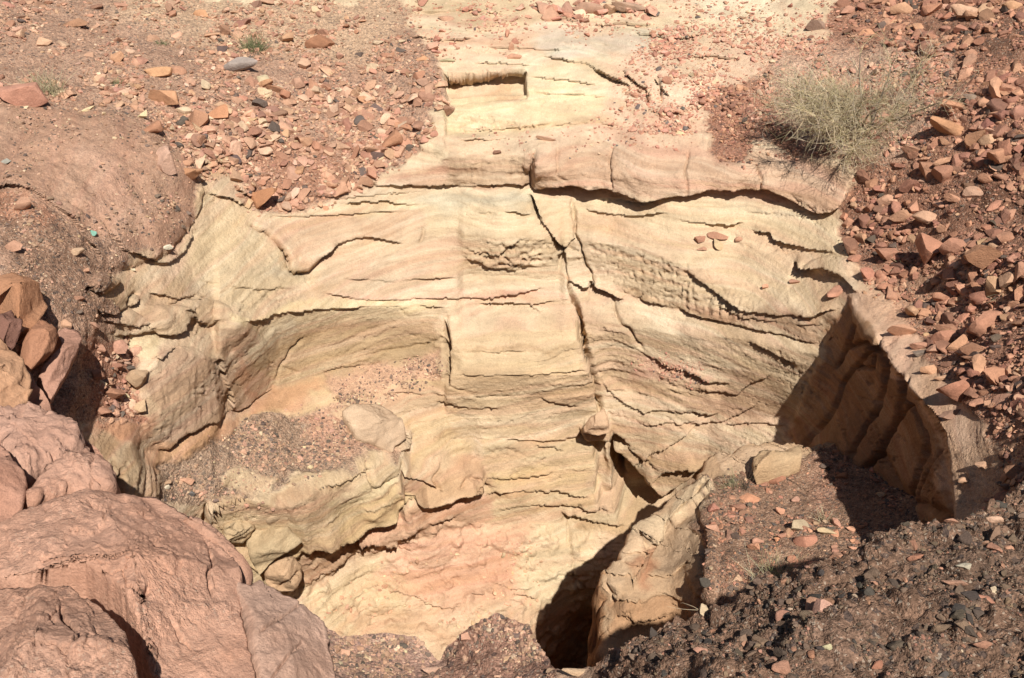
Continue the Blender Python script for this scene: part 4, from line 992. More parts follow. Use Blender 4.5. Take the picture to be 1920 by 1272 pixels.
pillow('rock_slab', [(108,622),(124,612),(148,620),(154,636),(146,664),(130,690),(112,720),(96,748),(82,728),(72,698),(92,682),(108,664),(114,645)],
  [(112,625,3.98),(150,640,4.0),(95,740,3.72)], 0.075, 12, (206,150,120), 'pale pink slab leaning beside the black hollow at the left', 'rock', rough=.008, seed=511, facets=5, lump=.012)
# pieces on the strata inside the pit
pillow('rock', [(416,984),(440,970),(462,968),(478,988),(470,1006),(455,1020),(436,1021),(418,1008)], [(420,975,4.93),(475,985,4.98),(440,1020,4.95)], 0.11249999999999999, 12, (214,182,136), 'rounded cream lump of sandstone below the gravel terrace', 'rock', rough=.006, bed=.006, seed=521, facets=4, mat=M_BED)
pillow('rock', [(495,1062),(520,1045),(550,1042),(566,1060),(567,1085),(552,1108),(525,1110),(498,1096)], [(500,1050,5.1),(565,1060,5.15),(530,1108,5.1)], 0.125, 12, (216,174,130), 'cracked rounded rock tucked under the lowest cream overhang', 'rock', rough=.006, bed=.006, seed=531, facets=3, mat=M_BED, cracks=[([(520,1104),(545,1085),(564,1068)], 3, 2.5)])
pillow('rock', [(468,1000),(500,985),(540,985),(556,1005),(568,1016),(540,1036),(520,1046),(505,1060),(486,1078),(470,1050),(462,1020)], [(470,1000,5.0),(566,1015,5.05),(490,1075,5.0)], 0.1, 12, (210,180,134), 'cream overhanging ledge of sandstone above the cracked rounded rock', 'rock', rough=.006, bed=.004, seed=541, facets=5, mat=M_BED)
pillow('rock', [(440,968),(480,948),(502,944),(504,954),(486,966),(460,980)], [(440,968,4.97),(502,945,5.0),(460,980,4.95)], .05, 3, (210,178,138), 'slim pale ledge stone above the rounded cream lump', 'rock', rough=.005, seed=551, mat=M_BED)
pillow('rock', [(497,972),(520,958),(536,956),(540,966),(520,978),(502,984)], [(497,972,5.02),(538,957,5.05),(505,984,5.0)], .05, 3, (210,178,138), 'small pale ledge stone right of the slim ledge stone', 'rock', rough=.005, seed=561, mat=M_BED)
pillow('rock', [(640,770),(668,756),(708,758),(736,772),(757,796),(763,822),(742,836),(738,850),(700,836),(668,826),(655,800)], [(640,780,5.42),(758,800,5.55),(700,842,5.4)],   .08, 14, (212,176,138), 'pale angular block at the right end of the gravel terrace', 'rock', rough=.012, bed=.004, seed=571, facets=6, mat=M_BED)
pillow('rock', [(1094,800),(1104,784),(1132,766),(1140,784),(1143,812),(1120,817),(1094,812)], [(1095,805,5.68),(1140,780,5.68),(1135,815,5.66)], .07, 3, (216,172,130), 'pointed wedge stone jammed in the cleft above the black cavity', 'rock', rough=.006, bed=.004, seed=581, facets=5, mat=M_BED)
pillow('rock_slab', [(1410,872),(1425,860),(1460,850),(1498,836),(1504,852),(1480,868),(1445,880),(1412,890)], [(1410,875,4.72),(1500,840,4.8),(1445,882,4.66)], 0.0625, 12, (210,172,126), 'long tan block standing on the far edge of the gravel shelf', 'rock', rough=.006, bed=.003, seed=591, facets=4, mat=M_BED)

# ================================================================== loose stones
def ico(subd):
    import bmesh
    bm = bmesh.new(); bmesh.ops.create_icosphere(bm, subdivisions=subd, radius=1.0)
    bm.verts.ensure_lookup_table()
    v = np.array([x.co[:] for x in bm.verts]); f = np.array([[q.index for q in p.verts] for p in bm.faces]); bm.free()
    return v, f
ICO = {k: ico(k) for k in (1, 2, 3, 4)}
def rock_shape(seed, subd, cuts=9, asp=(1, .8, .55), rough=.04):
    g = np.random.default_rng(seed); v, f = ICO[subd]; v = v.copy()
    v *= 1 + .18 * vnoise(v * 1.3 + seed, seed)[:, None]
    for _ in range(cuts):
        n = g.normal(size=3); n /= np.linalg.norm(n); d = g.uniform(.32, .74)
        t = v @ n; v = np.where((t > d)[:, None], v - n * ((t - d) * .96)[:, None], v)
    if rough: v *= 1 + rough * fbm(v * 3.2 + seed, 3, seed=seed + 2)[:, None]
    v = v * np.array(asp)
    v -= (v.max(0) + v.min(0)) / 2
    return v / (v.max(0) - v.min(0)), f         # unit extents
ROCKS = []
for i in range(22):
    v, f = rock_shape(1000 + i, 3 if i < 14 else 4, cuts=10 + i % 5, rough=.05)
    me = new_mesh('rock', v, f, M_STONE)
    me.set_sharp_from_angle(angle=math.radians(32))
    ROCKS.append(me)
CHIP1 = [rock_shape(2000 + i, 2, cuts=9, rough=.0) for i in range(14)]
CHIP2 = [rock_shape(2500 + i, 3, cuts=9, rough=.05) for i in range(12)]
CHIP0 = [rock_shape(3000 + i, 1, cuts=4, rough=.0) for i in range(14)]

def at_sheet(sheet, px, py):
    if sheet == 'A':
        x, y = np.array([px], float), np.array([py], float)
        return bilin(uA, vA, PA, x, y)[0], bilin(uA, vA, NA, x, y)[0]
    U_, V_, P_, N_ = (UN, VN, PN, NN) if sheet == 'N' else (UP, VP, PP, NP)
    k = np.argmin((U_ - px) ** 2 + (V_ - py) ** 2); return P_.reshape(-1, 3)[k], N_.reshape(-1, 3)[k]

rock_count = 0
LAND = []
def place_rock(sheet, px, py, w, h, rgb, label, group=None, tilt=0.0, mesh=None, name='rock', cat='rock', yaw=None):
    global rock_count
    p, n = at_sheet(sheet, px, py + h * .25)
    D = (p - CAM)[1] * cs - (p - CAM)[2] * sn
    W, Hh = w * D / F_PX, h * D / F_PX
    me = mesh or ROCKS[rock_count % len(ROCKS)]
    o = bpy.data.objects.new(name, me); COL.objects.link(o)
    dz = Hh * .80; dy = min(Hh * .9, W * 1.1)
    o.scale = (W * 1.04, dy, dz)
    view = Matrix.Rotation(-PITCH * .55, 3, 'X')          # lean with the slope
    rot = view @ Matrix.Rotation(-math.radians(tilt), 3, 'Y') @ Matrix.Rotation(random.uniform(-.25, .25) if yaw is None else yaw, 3, 'Z')
    if rock_count % 2: rot = rot @ Matrix.Rotation(math.pi, 3, 'Z')
    o.rotation_euler = rot.to_euler()
    o.location = (p + np.array([0, 0, dz * .28])).tolist()
    c = lin(rgb) * np.array([1.07, 1.10, 1.0]); o.color = (*c.tolist(), 1)
    o['label'] = label; o['category'] = cat
    if group: o['group'] = group
    LAND.append((px, py, w, label))
    rock_count += 1
    return o
RED, ORG, PNK, TAN, CRM, GRY, DRK, BRN = (186,122,92), (204,140,94), (206,150,122), (208,168,128), (224,200,158), (140,120,112), (84,72,68), (160,106,78)
HAND = [
 ('A',45,175,90,60,(200,136,112),'large reddish pink boulder at the left edge beside dry grass',0),
 ('A',310,183,66,38,(204,144,104),'orange brown block alone above the earthy mound',4),
 ('A',600,75,54,32,(164,108,76),'dark brown rounded rock right of the green grass tuft',8),
 ('A',535,66,36,26,(196,144,108),'flat tan rock between the green tuft and the dark brown rock',0),
 ('A',378,22,28,18,(206,146,104),'small orange rock near the top edge left of centre',0),
 ('A',376,220,40,44,(184,128,96),'upright brown rock leaning on a rounded orange rock',40),
 ('A',408,214,38,34,(200,134,94),'rounded orange rock leaning against an upright brown rock',10),
 ('A',283,256,40,28,(186,126,94),'brown wedge rock on the upper edge of the earthy mound',20),
 ('A',302,318,42,62,(214,164,140),'pale pink upright stone at the right edge of the earthy mound',70),
 ('A',348,335,54,34,(198,138,98),'orange brown wedge right of the pale pink upright stone',10),
 ('A',490,370,74,44,(186,124,84),'biggest split brown block at the lower edge of the left rubble',28),
 ('A',298,138,54,24,(216,156,110),'flat orange rock above the lone orange brown block',4),
 ('A',334,135,30,20,(192,134,104),'small rock touching the right end of the flat orange rock',0),
 ('A',222,106,24,30,(204,146,108),'upright tan stone in the upper left rubble',60),
 ('A',140,45,54,20,(176,124,92),'low brown flat rock in the upper left corner',6),
 ('A',440,120,98,32,(172,150,142),'grey purple flat slab lying below the green tuft',14),
 ('A',500,157,28,20,(206,146,104),'small orange rock below the grey purple slab',15),
 ('A',520,170,42,18,(190,132,98),'flat brown flake leaning on neighbours below the grey slab',-16),
 ('A',536,176,18,26,(186,124,94),'upright red flake at the end of the flat brown flake',70),
 ('A',597,275,26,26,(184,124,96),'blocky brown stone in the middle of the left rubble',0),
 ('A',165,205,32,12,(228,196,150),'pale yellow flake on the top edge of the earthy mound',24),
 ('A',265,228,28,14,(228,198,152),'pale yellow flake right of the earthy mound top',26),
 ('A',301,470,24,12,(226,208,184),'white stone at the lower end of the earthy mound',0),
 ('A',250,506,16,7,(226,204,172),'small white chip on the bare rock below the mound',12),
 ('A',130,489,36,18,(200,158,126),'tan stone with black shadow on the dark soil slope',30),
 ('A',155,514,18,14,(190,136,106),'small round brown stone under the tan stone on dark soil',0),
 ('A',10,308,26,12,(160,152,142),'thin grey slab at the left edge on the earthy mound',28),
 ('A',163,452,12,18,(120,170,152),'blue green ore flake below the earthy mound',50),
 ('A',682,185,26,20,(208,146,106),'orange rock in the rubble near the carved channel',-20),
 ('A',735,262,42,36,(188,128,94),'brown block in the rubble left of the carved channel',30),
 ('A',757,240,34,20,(196,134,100),'tilted rock above the brown block by the channel',-10),
 ('A',717,281,26,22,(184,126,98),'squarish rock below the brown block by the channel',0),
 ('A',787,152,28,24,(188,128,98),'rounded rock at the tip of the left rubble by the niche',30),
 ('A',663,296,50,12,(180,122,94),'long narrow stick-like stone in the left rubble',62),
 ('A',836,31,30,12,(204,150,120),'pinkish flake on cream rock near the top',4),
 ('A',965,105,28,14,(206,146,116),'reddish rock on the ledge above the carved niche',8),
 ('A',792,113,24,12,(206,146,104),'small orange rock left of the carved niche',0),
 ('A',837,114,34,9,(188,170,132),'thin olive flake just above the carved niche',3),
 ('A',932,284,16,13,(160,112,90),'dark red pebble on the lip above the fluted face',0),
 ('A',1023,261,38,13,(218,168,140),'pale pink flake on the tread above the lip',-10),
 ('A',1103,15,56,26,(188,140,114),'brown rock in the row along the top edge',-8),
 ('A',1037,33,42,14,(200,142,116),'red flat rock at the left end of the top row',8),
 ('A',1183,16,78,24,(178,138,114),'broad grey brown slab in the row along the top edge',-10),
 ('A',1143,16,24,32,(200,152,118),'narrow stone leaning between the top row slabs',-50),
 ('A',1082,31,18,14,(198,136,112),'small red stone below the top row of rocks',0),
 ('A',1527,48,36,26,(158,122,104),'grey brown rock at the corner of the right rubble',0),
 ('A',1690,9,52,28,(204,148,112),'pale orange rock cut by the top edge',0),
 ('A',1813,26,58,40,(214,162,130),'pale pink slab leaning at the upper right',-34),
 ('A',1898,14,46,24,(212,154,112),'orange slab in the upper right corner',-14),
 ('A',1720,48,22,20,(196,138,102),'small cube of rock in the upper right rubble',0),
 ('A',1853,55,28,22,(188,130,98),'rounded rock on dark soil at the upper right',-20),
 ('A',1773,233,74,40,(204,142,100),'biggest orange slab right of the grey shrub',-28),
 ('A',1797,199,72,20,(192,132,98),'long flat rock above the biggest orange slab',-14),
 ('A',1827,257,38,44,(190,132,96),'brown stone right of the black hollow by the shrub',40),
 ('A',1853,258,38,26,(208,158,122),'pale stone behind the brown stone near the shrub',14),
 ('A',1877,288,60,36,(190,130,98),'layered brown slab at the right edge',8),
 ('A',1817,178,30,18,(150,122,106),'grey rock right of the grey shrub',0),
 ('A',1843,184,32,20,(196,138,106),'rock beside the grey rock right of the shrub',0),
 ('A',1730,314,38,48,(186,128,98),'upright red block below the black hollow',60),
 ('A',1762,322,36,46,(178,120,94),'second upright red block below the black hollow',70),
 ('A',1770,301,50,22,(204,146,112),'tan rock above the two upright red blocks',6),
 ('A',1703,278,38,24,(190,136,106),'block at the lower right foot of the shrub',-14),
 ('A',1687,400,46,32,(190,134,102),'blocky rock left of a larger flat rock on the right bank',0),
 ('A',1740,402,72,30,(202,150,120),'wide flat topped rock casting black shadow on the right bank',-6),
 ('A',1787,373,44,20,(192,134,104),'tilted rock above the wide flat topped rock',-24),
 ('A',1740,468,52,68,(188,124,96),'tall red block standing on the right bank',70),
 ('A',1663,474,64,34,(186,126,100),'red block left of the tall red block',-12),
 ('A',1845,478,96,56,(192,132,96),'biggest layered block at the right edge of the bank',-18),
 ('A',1878,440,22,42,(178,122,94),'thin stone standing on the biggest layered block',80),
 ('A',1853,538,46,56,(196,146,108),'upright tan stone throwing a shadow to its left',62),
 ('A',1847,600,78,62,(188,126,98),'big rounded red boulder below the upright tan stone',14),
 ('A',1627,512,30,28,(190,122,98),'red cube of rock on the rim of the pit',0),
 ('A',1603,487,30,18,(184,122,96),'red flat stone above the rim of the pit',0),
 ('A',1560,549,36,28,(200,136,108),'red rock lying under the curved overhang',10),
 ('A',1435,534,18,10,(206,144,112),'small red stone alone on the smooth ledge',0),
 ('A',1487,529,20,14,(196,138,112),'small stone beside a patch of grit on the smooth ledge',0),
 ('A',1345,441,38,18,(190,132,104),'largest red stone of the little heap on the cream ledge',-12),
 ('A',1312,448,22,16,(184,126,100),'left stone of the little heap on the cream ledge',0),
 ('A',1346,457,24,18,(218,182,140),'pale stone of the little heap on the cream ledge',-30),
 ('A',1387,445,20,12,(198,142,112),'right stone of the little heap on the cream ledge',0),
 ('A',1316,465,18,9,(196,140,112),'lowest stone of the little heap on the cream ledge',0),
 ('A',1790,498,24,18,(206,150,126),'pale pink cube left of the biggest layered block',0),
 ('A',1767,560,46,24,(190,128,98),'tilted red slab beside dark pebbles on the right bank',-30),
 ('A',1687,620,56,36,(202,144,112),'pinkish rock nearest to the rim of the shaded wall',-8),
 ('A',1763,625,52,42,(190,126,98),'red block left of an orange block on the right bank',10),
 ('A',1790,640,46,44,(198,138,102),'orange block right of the red block on the right bank',80),
 ('A',1723,644,38,20,(186,128,102),'low red stone below the pinkish rim rock',0),
 ('A',1750,655,26,24,(198,142,114),'small pink block between the low red stone and slab',0),
 ('A',1722,660,26,18,(132,110,98),'grey stone below the low red stone',0),
 ('A',1833,660,66,34,(198,138,106),'broad flat slab tilted in the right bank rubble',-16),
 ('A',1743,687,44,24,(204,148,112),'orange stone on the pale rim of the pit',-10),
 ('A',1767,704,32,16,(202,150,116),'small tan stone touching the biggest reddish boulder',0),
 ('A',1800,722,112,58,(188,122,94),'biggest reddish boulder overhanging the shaded wall',-14),
 ('A',1870,704,56,42,(192,130,98),'blocky rock right of the biggest reddish boulder',0),
 ('A',1780,772,48,22,(158,116,96),'dark stone under the biggest reddish boulder',6),
 ('A',1833,760,28,22,(186,126,98),'small rounded stone right of the dark stone',0),
 ('A',1860,757,32,16,(196,140,108),'flat stone right of the small rounded stone',0),
 ('A',1910,744,26,22,(200,146,116),'pale stone cut by the right edge',0),
 ('A',1903,878,42,38,(176,122,92),'round brown rock at the right edge above the dark mound',0),
 ('A',1893,912,36,16,(150,110,90),'shaded flat stone under the round brown rock',0),
 ('A',1847,873,30,16,(204,152,120),'pink flat stone left of the round brown rock',10),
 ('A',1813,903,28,14,(196,146,114),'flat stone on the pale rim above the dark mound',0),
 ('A',217,645,44,32,(196,138,114),'pinkish block at the top of the broken pile by the hollow',-8),
 ('A',186,652,26,20,(192,134,108),'small block left of the pinkish block by the hollow',0),
 ('A',214,686,30,26,(188,128,104),'square red block in the broken pile by the hollow',0),
 ('A',206,738,60,34,(188,128,98),'lowest red block of the broken pile by the hollow',4),
 ('A',258,706,44,42,(204,162,126),'tan wedge slab right of the broken pile',52),
 ('A',262,758,30,42,(206,166,128),'cracked tan stone below the tan wedge slab',80),
 ('A',233,742,9,24,(226,196,150),'thin pale flake stuck in the broken pile',76),
 ('A',353,900,32,14,(208,150,120),'pink brick shaped stone on the gravel terrace',-18),
 ('A',316,912,12,10,(224,202,176),'white pebble left of the pink brick shaped stone',0),
 ('A',363,925,10,14,(118,108,106),'blue grey pebble below the pink brick shaped stone',50),
 ('A',583,871,12,10,(222,190,146),'pale round pebble near the lip of the gravel terrace',0),
 ('P',1453,901,36,18,(172,112,84),'dark red tile shaped stone on the gravel shelf',10),
 ('P',1428,888,26,20,(206,144,112),'pink stone touching the long tan block',0),
 ('P',1405,930,38,24,(208,140,104),'orange stone right of the thin grass tuft',24),
 ('P',1463,955,12,24,(206,142,110),'upright orange flake on the gravel shelf',76),
 ('P',1490,936,16,13,(206,148,124),'small pink pebble in the middle of the gravel shelf',0),
 ('P',1500,984,46,28,(188,160,130),'grey pale block in the middle of the gravel shelf',-22),
 ('P',1552,1001,42,18,(204,170,130),'pale yellow stone at the edge of the shadow',-14),
 ('P',1510,1018,42,30,(194,128,102),'red rock right of a black hole on the shelf',16),
 ('P',1473,1006,32,16,(188,128,102),'flat red stone left of the red rock on the shelf',10),
 ('P',1457,1011,12,10,(214,140,98),'small bright orange pebble on the gravel shelf',0),
 ('P',1420,1008,22,14,(200,140,114),'pink flat stone near the straw tuft',0),
 ('P',1341,997,26,14,(204,146,118),'pink stone at the left edge of the gravel shelf',-20),
 ('N',1547,1163,46,36,(206,150,128),'single large pink stone on the dark mound',30),
 ('N',1717,1046,38,20,(186,122,94),'reddish stone near the crest of the dark mound',14),
 ('N',1780,995,26,16,(190,132,104),'pink stone on the crest of the dark mound',0),
 ('N',1858,967,38,18,(208,160,132),'pale pink stone where the dark mound meets the rim',4),
 ('N',1895,1035,28,24,(196,138,108),'orange pink stone on the dark mound at the right edge',-30),
 ('N',1840,1138,42,30,(186,122,96),'broad red stone half sunk in the dark mound',-20),
 ('N',1803,1078,28,14,(190,172,150),'whitish stone on the dark mound',0),
 ('N',1790,1101,48,12,(188,134,108),'long flat red stone below the whitish stone',0),
 ('N',1573,1058,26,20,(198,138,108),'pink stone at the upper left crest of the dark mound',0),
 ('N',1557,1221,22,15,(190,172,132),'pale yellow green stone on the dark mound',0),
 ('N',1763,1253,30,22,(90,80,76),'dark blue grey stone at the bottom of the dark mound',20),
 ('N',1840,1225,46,18,(176,120,94),'flat red stone low on the dark mound',-10),
 ('N',1320,1141,22,22,(204,172,138),'pale stone at the left tip of the dark mound',-40),
 ('N',1318,1238,28,14,(190,132,108),'pink stone in the lower left of the dark mound',-16),
 ('N',1462,1261,34,30,(180,124,98),'red stone cut by the bottom edge on the dark mound',-10),
 ('N',880,1193,20,18,(198,142,116),'pink pebble on the crest of the small brown mound',0),
 ('N',862,1208,13,12,(202,160,134),'pale pebble left of the pink pebble on the small mound',0),
 ('N',37,1100,20,24,(130,110,102),'grey flake on the seam between the two big boulders',40),
 ('N',820,1262,60,20,(204,156,132),'smooth pink stone at the bottom beside the small brown mound',-8),
 ('N',1090,1264,70,14,(200,160,126),'tan rock tip at the bottom edge beside the shaded pit',-4),
 ('A',124,605,22,22,(204,150,118),'small orange cube at the top of the leaning pale slab',0),
 ('A',20,470,44,26,(196,140,112),'pinkish lump in the soil at the left edge above the boulder pile',10),
 ('A',40,400,50,30,(194,140,112),'flat pinkish rock sunk in the left soil slope',30),
 ('A',150,560,22,18,(186,132,106),'brown cube in the dark soil right of the boulder pile',0),
 ('A',172,610,24,20,(190,136,110),'stone at the foot of the dark soil slope',-20),
 ('A',178,700,30,26,(184,126,100),'red block on the left side of the broken pile',14),
 ('A',232,668,28,22,(198,142,116),'pink cube right of the pinkish block',0),
 ('A',190,770,40,24,(180,124,98),'dark red slab at the very bottom of the broken pile',-12),
]
for sh, x, y, w, h, rgb, lab, tilt in HAND: place_rock(sh, x, y, w, h, rgb, lab, tilt=tilt)
# ------------------------------------------------------------------ scattered stones: the 300 largest as things, the rest as gravel
PAL_RED = ([(196,144,114),(206,156,124),(184,130,102),(166,118,94),(214,172,140),(112,94,84),(222,188,152)], [.28,.26,.18,.1,.1,.04,.04])
PAL_LIGHT = ([(206,146,118),(214,158,130),(194,130,104),(222,184,148),(120,104,98)], [.32,.3,.22,.12,.04])
PAL_DARK = ([(98,80,68),(120,96,78),(138,108,86),(78,68,62),(168,116,90),(186,134,106),(196,168,138)], [.24,.24,.28,.10,.08,.05,.01])
PAL_RIGHT = ([(180,124,96),(196,138,106),(164,110,86),(146,100,80),(206,154,120),(104,84,74)], [.3,.26,.18,.12,.09,.05])
PAL_GRIT = ([(170,132,106),(196,150,120),(130,106,92),(104,88,78),(218,184,148),(208,158,130)], [.27,.27,.16,.09,.07,.14])
PAL_SHELF = ([(186,128,98),(204,142,110),(164,116,92),(120,98,86),(96,84,78),(214,172,136)], [.26,.2,.2,.14,.14,.06])
AREAS = [  # sheet, polygon, count, smin, smax, alpha, palette, gravel name, label for the larger stones, group
 ('A', [(-60,-40),(300,-40),(780,-40),(780,60),(835,190),(790,270),(690,345),(560,400),(470,390),(440,330),(370,325),(340,320),(290,240),(230,215),(110,200),(0,190),(-60,180)], 9500, 3.4, 30, 2.2, PAL_RED, 'gravel', 'angular red brown stone loose in the rubble left of the channel', 'loose stones on the left rubble slope'),
 ('A', [(1570,-40),(1960,-40),(1960,330),(1960,1000),(1860,1000),(1885,850),(1830,740),(1745,640),(1665,545),(1590,470),(1570,400),(1620,330),(1740,250),(1760,150),(1560,60)], 7500, 3.4, 38, 2.1, PAL_RIGHT, 'gravel', 'angular red stone loose in the rubble of the right bank', 'loose stones on the right bank'),
 ('A', [(1210,60),(1560,30),(1560,120),(1780,90),(1760,200),(1700,270),(1500,270),(1450,240),(1330,250),(1150,260),(1140,200)], 6500, 3.2, 18, 2.4, PAL_LIGHT, 'gravel', 'pinkish stone scattered on pale rock left of the shrub', 'pinkish stones scattered left of the shrub'),
 ('A', [(1310,190),(1450,150),(1500,310),(1440,270),(1400,300),(1330,280)], 900, 4, 18, 2.2, PAL_RIGHT, 'gravel', 'red lump in the crumbling soil left of the shrub', 'red lumps left of the shrub'),
 ('A', [(760,-20),(1560,-20),(1560,60),(1200,90),(1000,70),(900,110),(780,110),(760,40)], 1500, 2.8, 20, 2.0, PAL_LIGHT, 'gravel', 'pinkish stone on the cream rock along the top', 'stones along the top of the cream rock'),
 ('A', [(320,880),(440,800),(560,770),(640,760),(660,810),(690,850),(520,920),(400,935),(320,935)], 2600, 2.6, 12, 2.4, PAL_GRIT, 'gravel', 'small stone on the gravel terrace inside the pit', 'stones on the gravel terrace'),
 ('A', [(640,745),(660,710),(760,680),(830,690),(830,712),(760,735)], 700, 2.6, 9, 2.4, PAL_GRIT, 'gravel', 'small stone on the little gravel patch beside the stepped block', 'stones on the little gravel patch'),
 ('A', [(1190,675),(1240,672),(1330,700),(1320,715),(1210,695)], 260, 2.6, 8, 2.4, PAL_LIGHT, 'gravel', 'small pink stone on the narrow ledge of the right wall', 'stones on the narrow ledge'),
 ('A', [(0,190),(110,205),(230,220),(300,260),(350,340),(355,430),(310,490),(215,520),(190,600),(100,560),(0,520)], 1700, 3, 14, 2.6, PAL_GRIT, 'gravel', 'small stone on the soil of the left mound', 'stones on the left soil mound'),
 ('A', [(165,640),(250,640),(250,780),(190,790)], 260, 5, 22, 1.8, PAL_RED, 'gravel', 'broken red fragment in the pile beside the black hollow', 'fragments beside the black hollow'),
 ('A', [(850,250),(1320,180),(1320,270),(1000,285)], 220, 3, 9, 2.2, PAL_LIGHT, 'gravel', 'small pink stone on the tread above the lip', 'stones above the lip'),
 ('A', [(600,1150),(720,1060),(1000,1000),(1000,1120),(860,1190)], 260, 3, 14, 2.0, [[(226,170,130),(222,184,140),(206,150,116)], [.4,.3,.3]], 'gravel', 'salmon coloured flake on the floor of the pit', 'flakes on the pit floor'),
 ('P', [(1345,890),(1420,890),(1510,850),(1600,840),(1750,900),(1750,1250),(1340,1250),(1330,1130),(1335,1010)], 5200, 2.8, 26, 2.2, PAL_SHELF, 'gravel', 'reddish stone on the gravel shelf inside the pit', 'stones on the gravel shelf'),
 ('N', [(1110,1300),(1150,1215),(1330,1125),(1620,1010),(1800,980),(1960,880),(1960,1320),(1110,1320)], 10000, 2.6, 36, 2.2, PAL_DARK, 'gravel', 'dark stone in the loose soil of the near mound', 'dark stones on the near mound'),
 ('N', [(600,1180),(800,1185),(850,1200),(930,1145),(1000,1165),(1050,1300),(600,1300)], 2600, 3.2, 16, 2.2, PAL_GRIT, 'gravel', 'small stone on the small brown mound at the bottom', 'stones on the small brown mound'),
 ('N', [(0,930),(60,1090),(330,1060),(480,1180),(480,1300),(0,1300)], 900, 3, 14, 2.4, PAL_GRIT, 'gravel', 'small grey stone among the big pink boulders', 'grit among the boulders'),
]
AREAS[2:2] = [
 ('A', [(1000,-14),(1235,-14),(1225,32),(1010,36)], 70, 9, 44, 1.2, PAL_LIGHT, 'gravel', 'brown rock in the band along the top edge', 'rocks in the band along the top edge'),
 ('A', [(420,170),(560,150),(640,160),(800,140),(835,200),(790,270),(690,340),(560,395),(470,388),(440,330),(430,250)], 1500, 7, 34, 1.9, PAL_RED, 'gravel', 'angular brown stone in the dense rubble beside the channel', 'stones in the dense rubble beside the channel'),
 ('A', [(180,150),(420,170),(430,250),(440,330),(370,325),(300,240),(230,215)], 450, 7, 30, 1.9, PAL_RED, 'gravel', 'angular brown stone in the rubble above the earthy mound', 'stones above the earthy mound'),
 ('A', [(1580,-20),(1940,-20),(1940,40),(1700,110),(1570,60)], 420, 8, 40, 1.7, PAL_RIGHT, 'gravel', 'angular stone in the upper right corner', 'stones in the upper right corner'),
 ('A', [(1740,130),(1940,120),(1940,520),(1620,540),(1580,430),(1640,330),(1750,260)], 760, 7, 46, 1.7, PAL_RIGHT, 'gravel', 'angular red stone on the upper right bank', 'stones on the upper right bank'),
 ('A', [(1640,540),(1940,520),(1940,900),(1870,960),(1880,850),(1830,750),(1770,660),(1690,560)], 620, 7, 46, 1.7, PAL_RIGHT, 'gravel', 'angular red stone on the bank above the shaded wall', 'stones above the shaded wall'),
]
AREAS += [   # the same ground beyond the edges of the picture
 ('A', [(-560,-250),(-20,-250),(-20,560),(-560,600)], 2000, 5, 34, 2.1, PAL_RED, 'gravel', 'stone beyond the left edge', 'stones further left'),
 ('A', [(-20,-250),(1600,-250),(1600,-20),(-20,-20)], 1600, 4, 26, 2.1, PAL_LIGHT, 'gravel', 'stone beyond the top edge', 'stones further up the slope'),
 ('A', [(1600,-250),(2450,-250),(2450,900),(1940,900),(1940,-20),(1600,-20)], 2600, 6, 40, 1.9, PAL_RIGHT, 'gravel', 'stone beyond the right edge', 'stones further right'),
 ('N', [(1940,900),(2500,780),(2500,1500),(1100,1500),(1100,1310),(1940,1310)], 1800, 5, 30, 2.1, PAL_DARK, 'gravel', 'dark stone beyond the right edge', 'dark stones further along the near mound'),
 ('N', [(-600,640),(-20,660),(-20,1300),(-600,1400)], 1800, 5, 36, 1.9, PAL_RED, 'gravel', 'stone on the near bank beyond the left edge', 'stones on the near bank further left'),
]
SH = {'A': (UA, VA, PA, NA), 'N': (UN, VN, PN, NN), 'P': (UP, VP, PP, NP)}
pool = []
for ai, (sh, poly, cnt, smin, smax, al, pal, gname, lab, grp) in enumerate(AREAS):
    U_, V_, P_, N_ = SH[sh]
    g = np.random.default_rng(500 + ai)
    sd_ = poly_sd(U_.ravel(), V_.ravel(), poly); edge = smooth(22, -30, sd_)
    idx = np.nonzero(edge > .02)[0]
    du = np.abs(np.gradient(U_, axis=1) * np.gradient(V_, axis=0) - np.gradient(U_, axis=0) * np.gradient(V_, axis=1)).ravel()[idx]
    clump = np.clip(.4 + 1.9 * fbm(np.stack([U_.ravel()[idx] / 60, V_.ravel()[idx] / 45, np.full(len(idx), ai * 3.1)], -1), 3, seed=600 + ai), .08, 3)
    wgt = du * clump * edge[idx]; wgt /= wgt.sum()
    k = g.choice(idx, size=cnt, p=wgt)
    u = g.random(cnt); s = smin * (1 - u * (1 - (smin / smax) ** al)) ** (-1 / al)
    pos = P_.reshape(-1, 3)[k]; nor = N_.reshape(-1, 3)[k]
    D = (pos - CAM)[:, 1] * cs - (pos - CAM)[:, 2] * sn
    size = s * D / F_PX
    colr = np.array([lin(c) for c in pal[0]])[g.choice(len(pal[0]), size=cnt, p=np.array(pal[1]) / np.sum(pal[1]))]
    colr = colr * np.array([1.10, 1.09, 1.0]) * g.uniform(.82, 1.15, (cnt, 1)) * (1 + g.normal(0, .03, (cnt, 3)))
    inv = (U_.ravel()[k] > 4) & (U_.ravel()[k] < 1916) & (V_.ravel()[k] > 4) & (V_.ravel()[k] < 1268)
    pool.append(dict(inv=inv, pos=pos, nor=nor, size=size, s=s, col=colr, ai=ai, g=g, D=D))
alls = np.concatenate([p['s'][p['inv']] for p in pool]); nkeep = 300 - 22 - rock_count
cut = np.sort(alls)[-nkeep]
def frames(nor, g, tiltmax):
    n = len(nor)
    z = nor * .6 + np.array([0, 0, .5]) + g.normal(0, tiltmax, (n, 3)); z /= np.linalg.norm(z, axis=1, keepdims=True)
    a = g.normal(size=(n, 3)); x = a - z * (a * z).sum(1, keepdims=True); x /= np.linalg.norm(x, axis=1, keepdims=True)
    return np.stack([x, np.cross(z, x), z], -1)          # columns
taken = set()
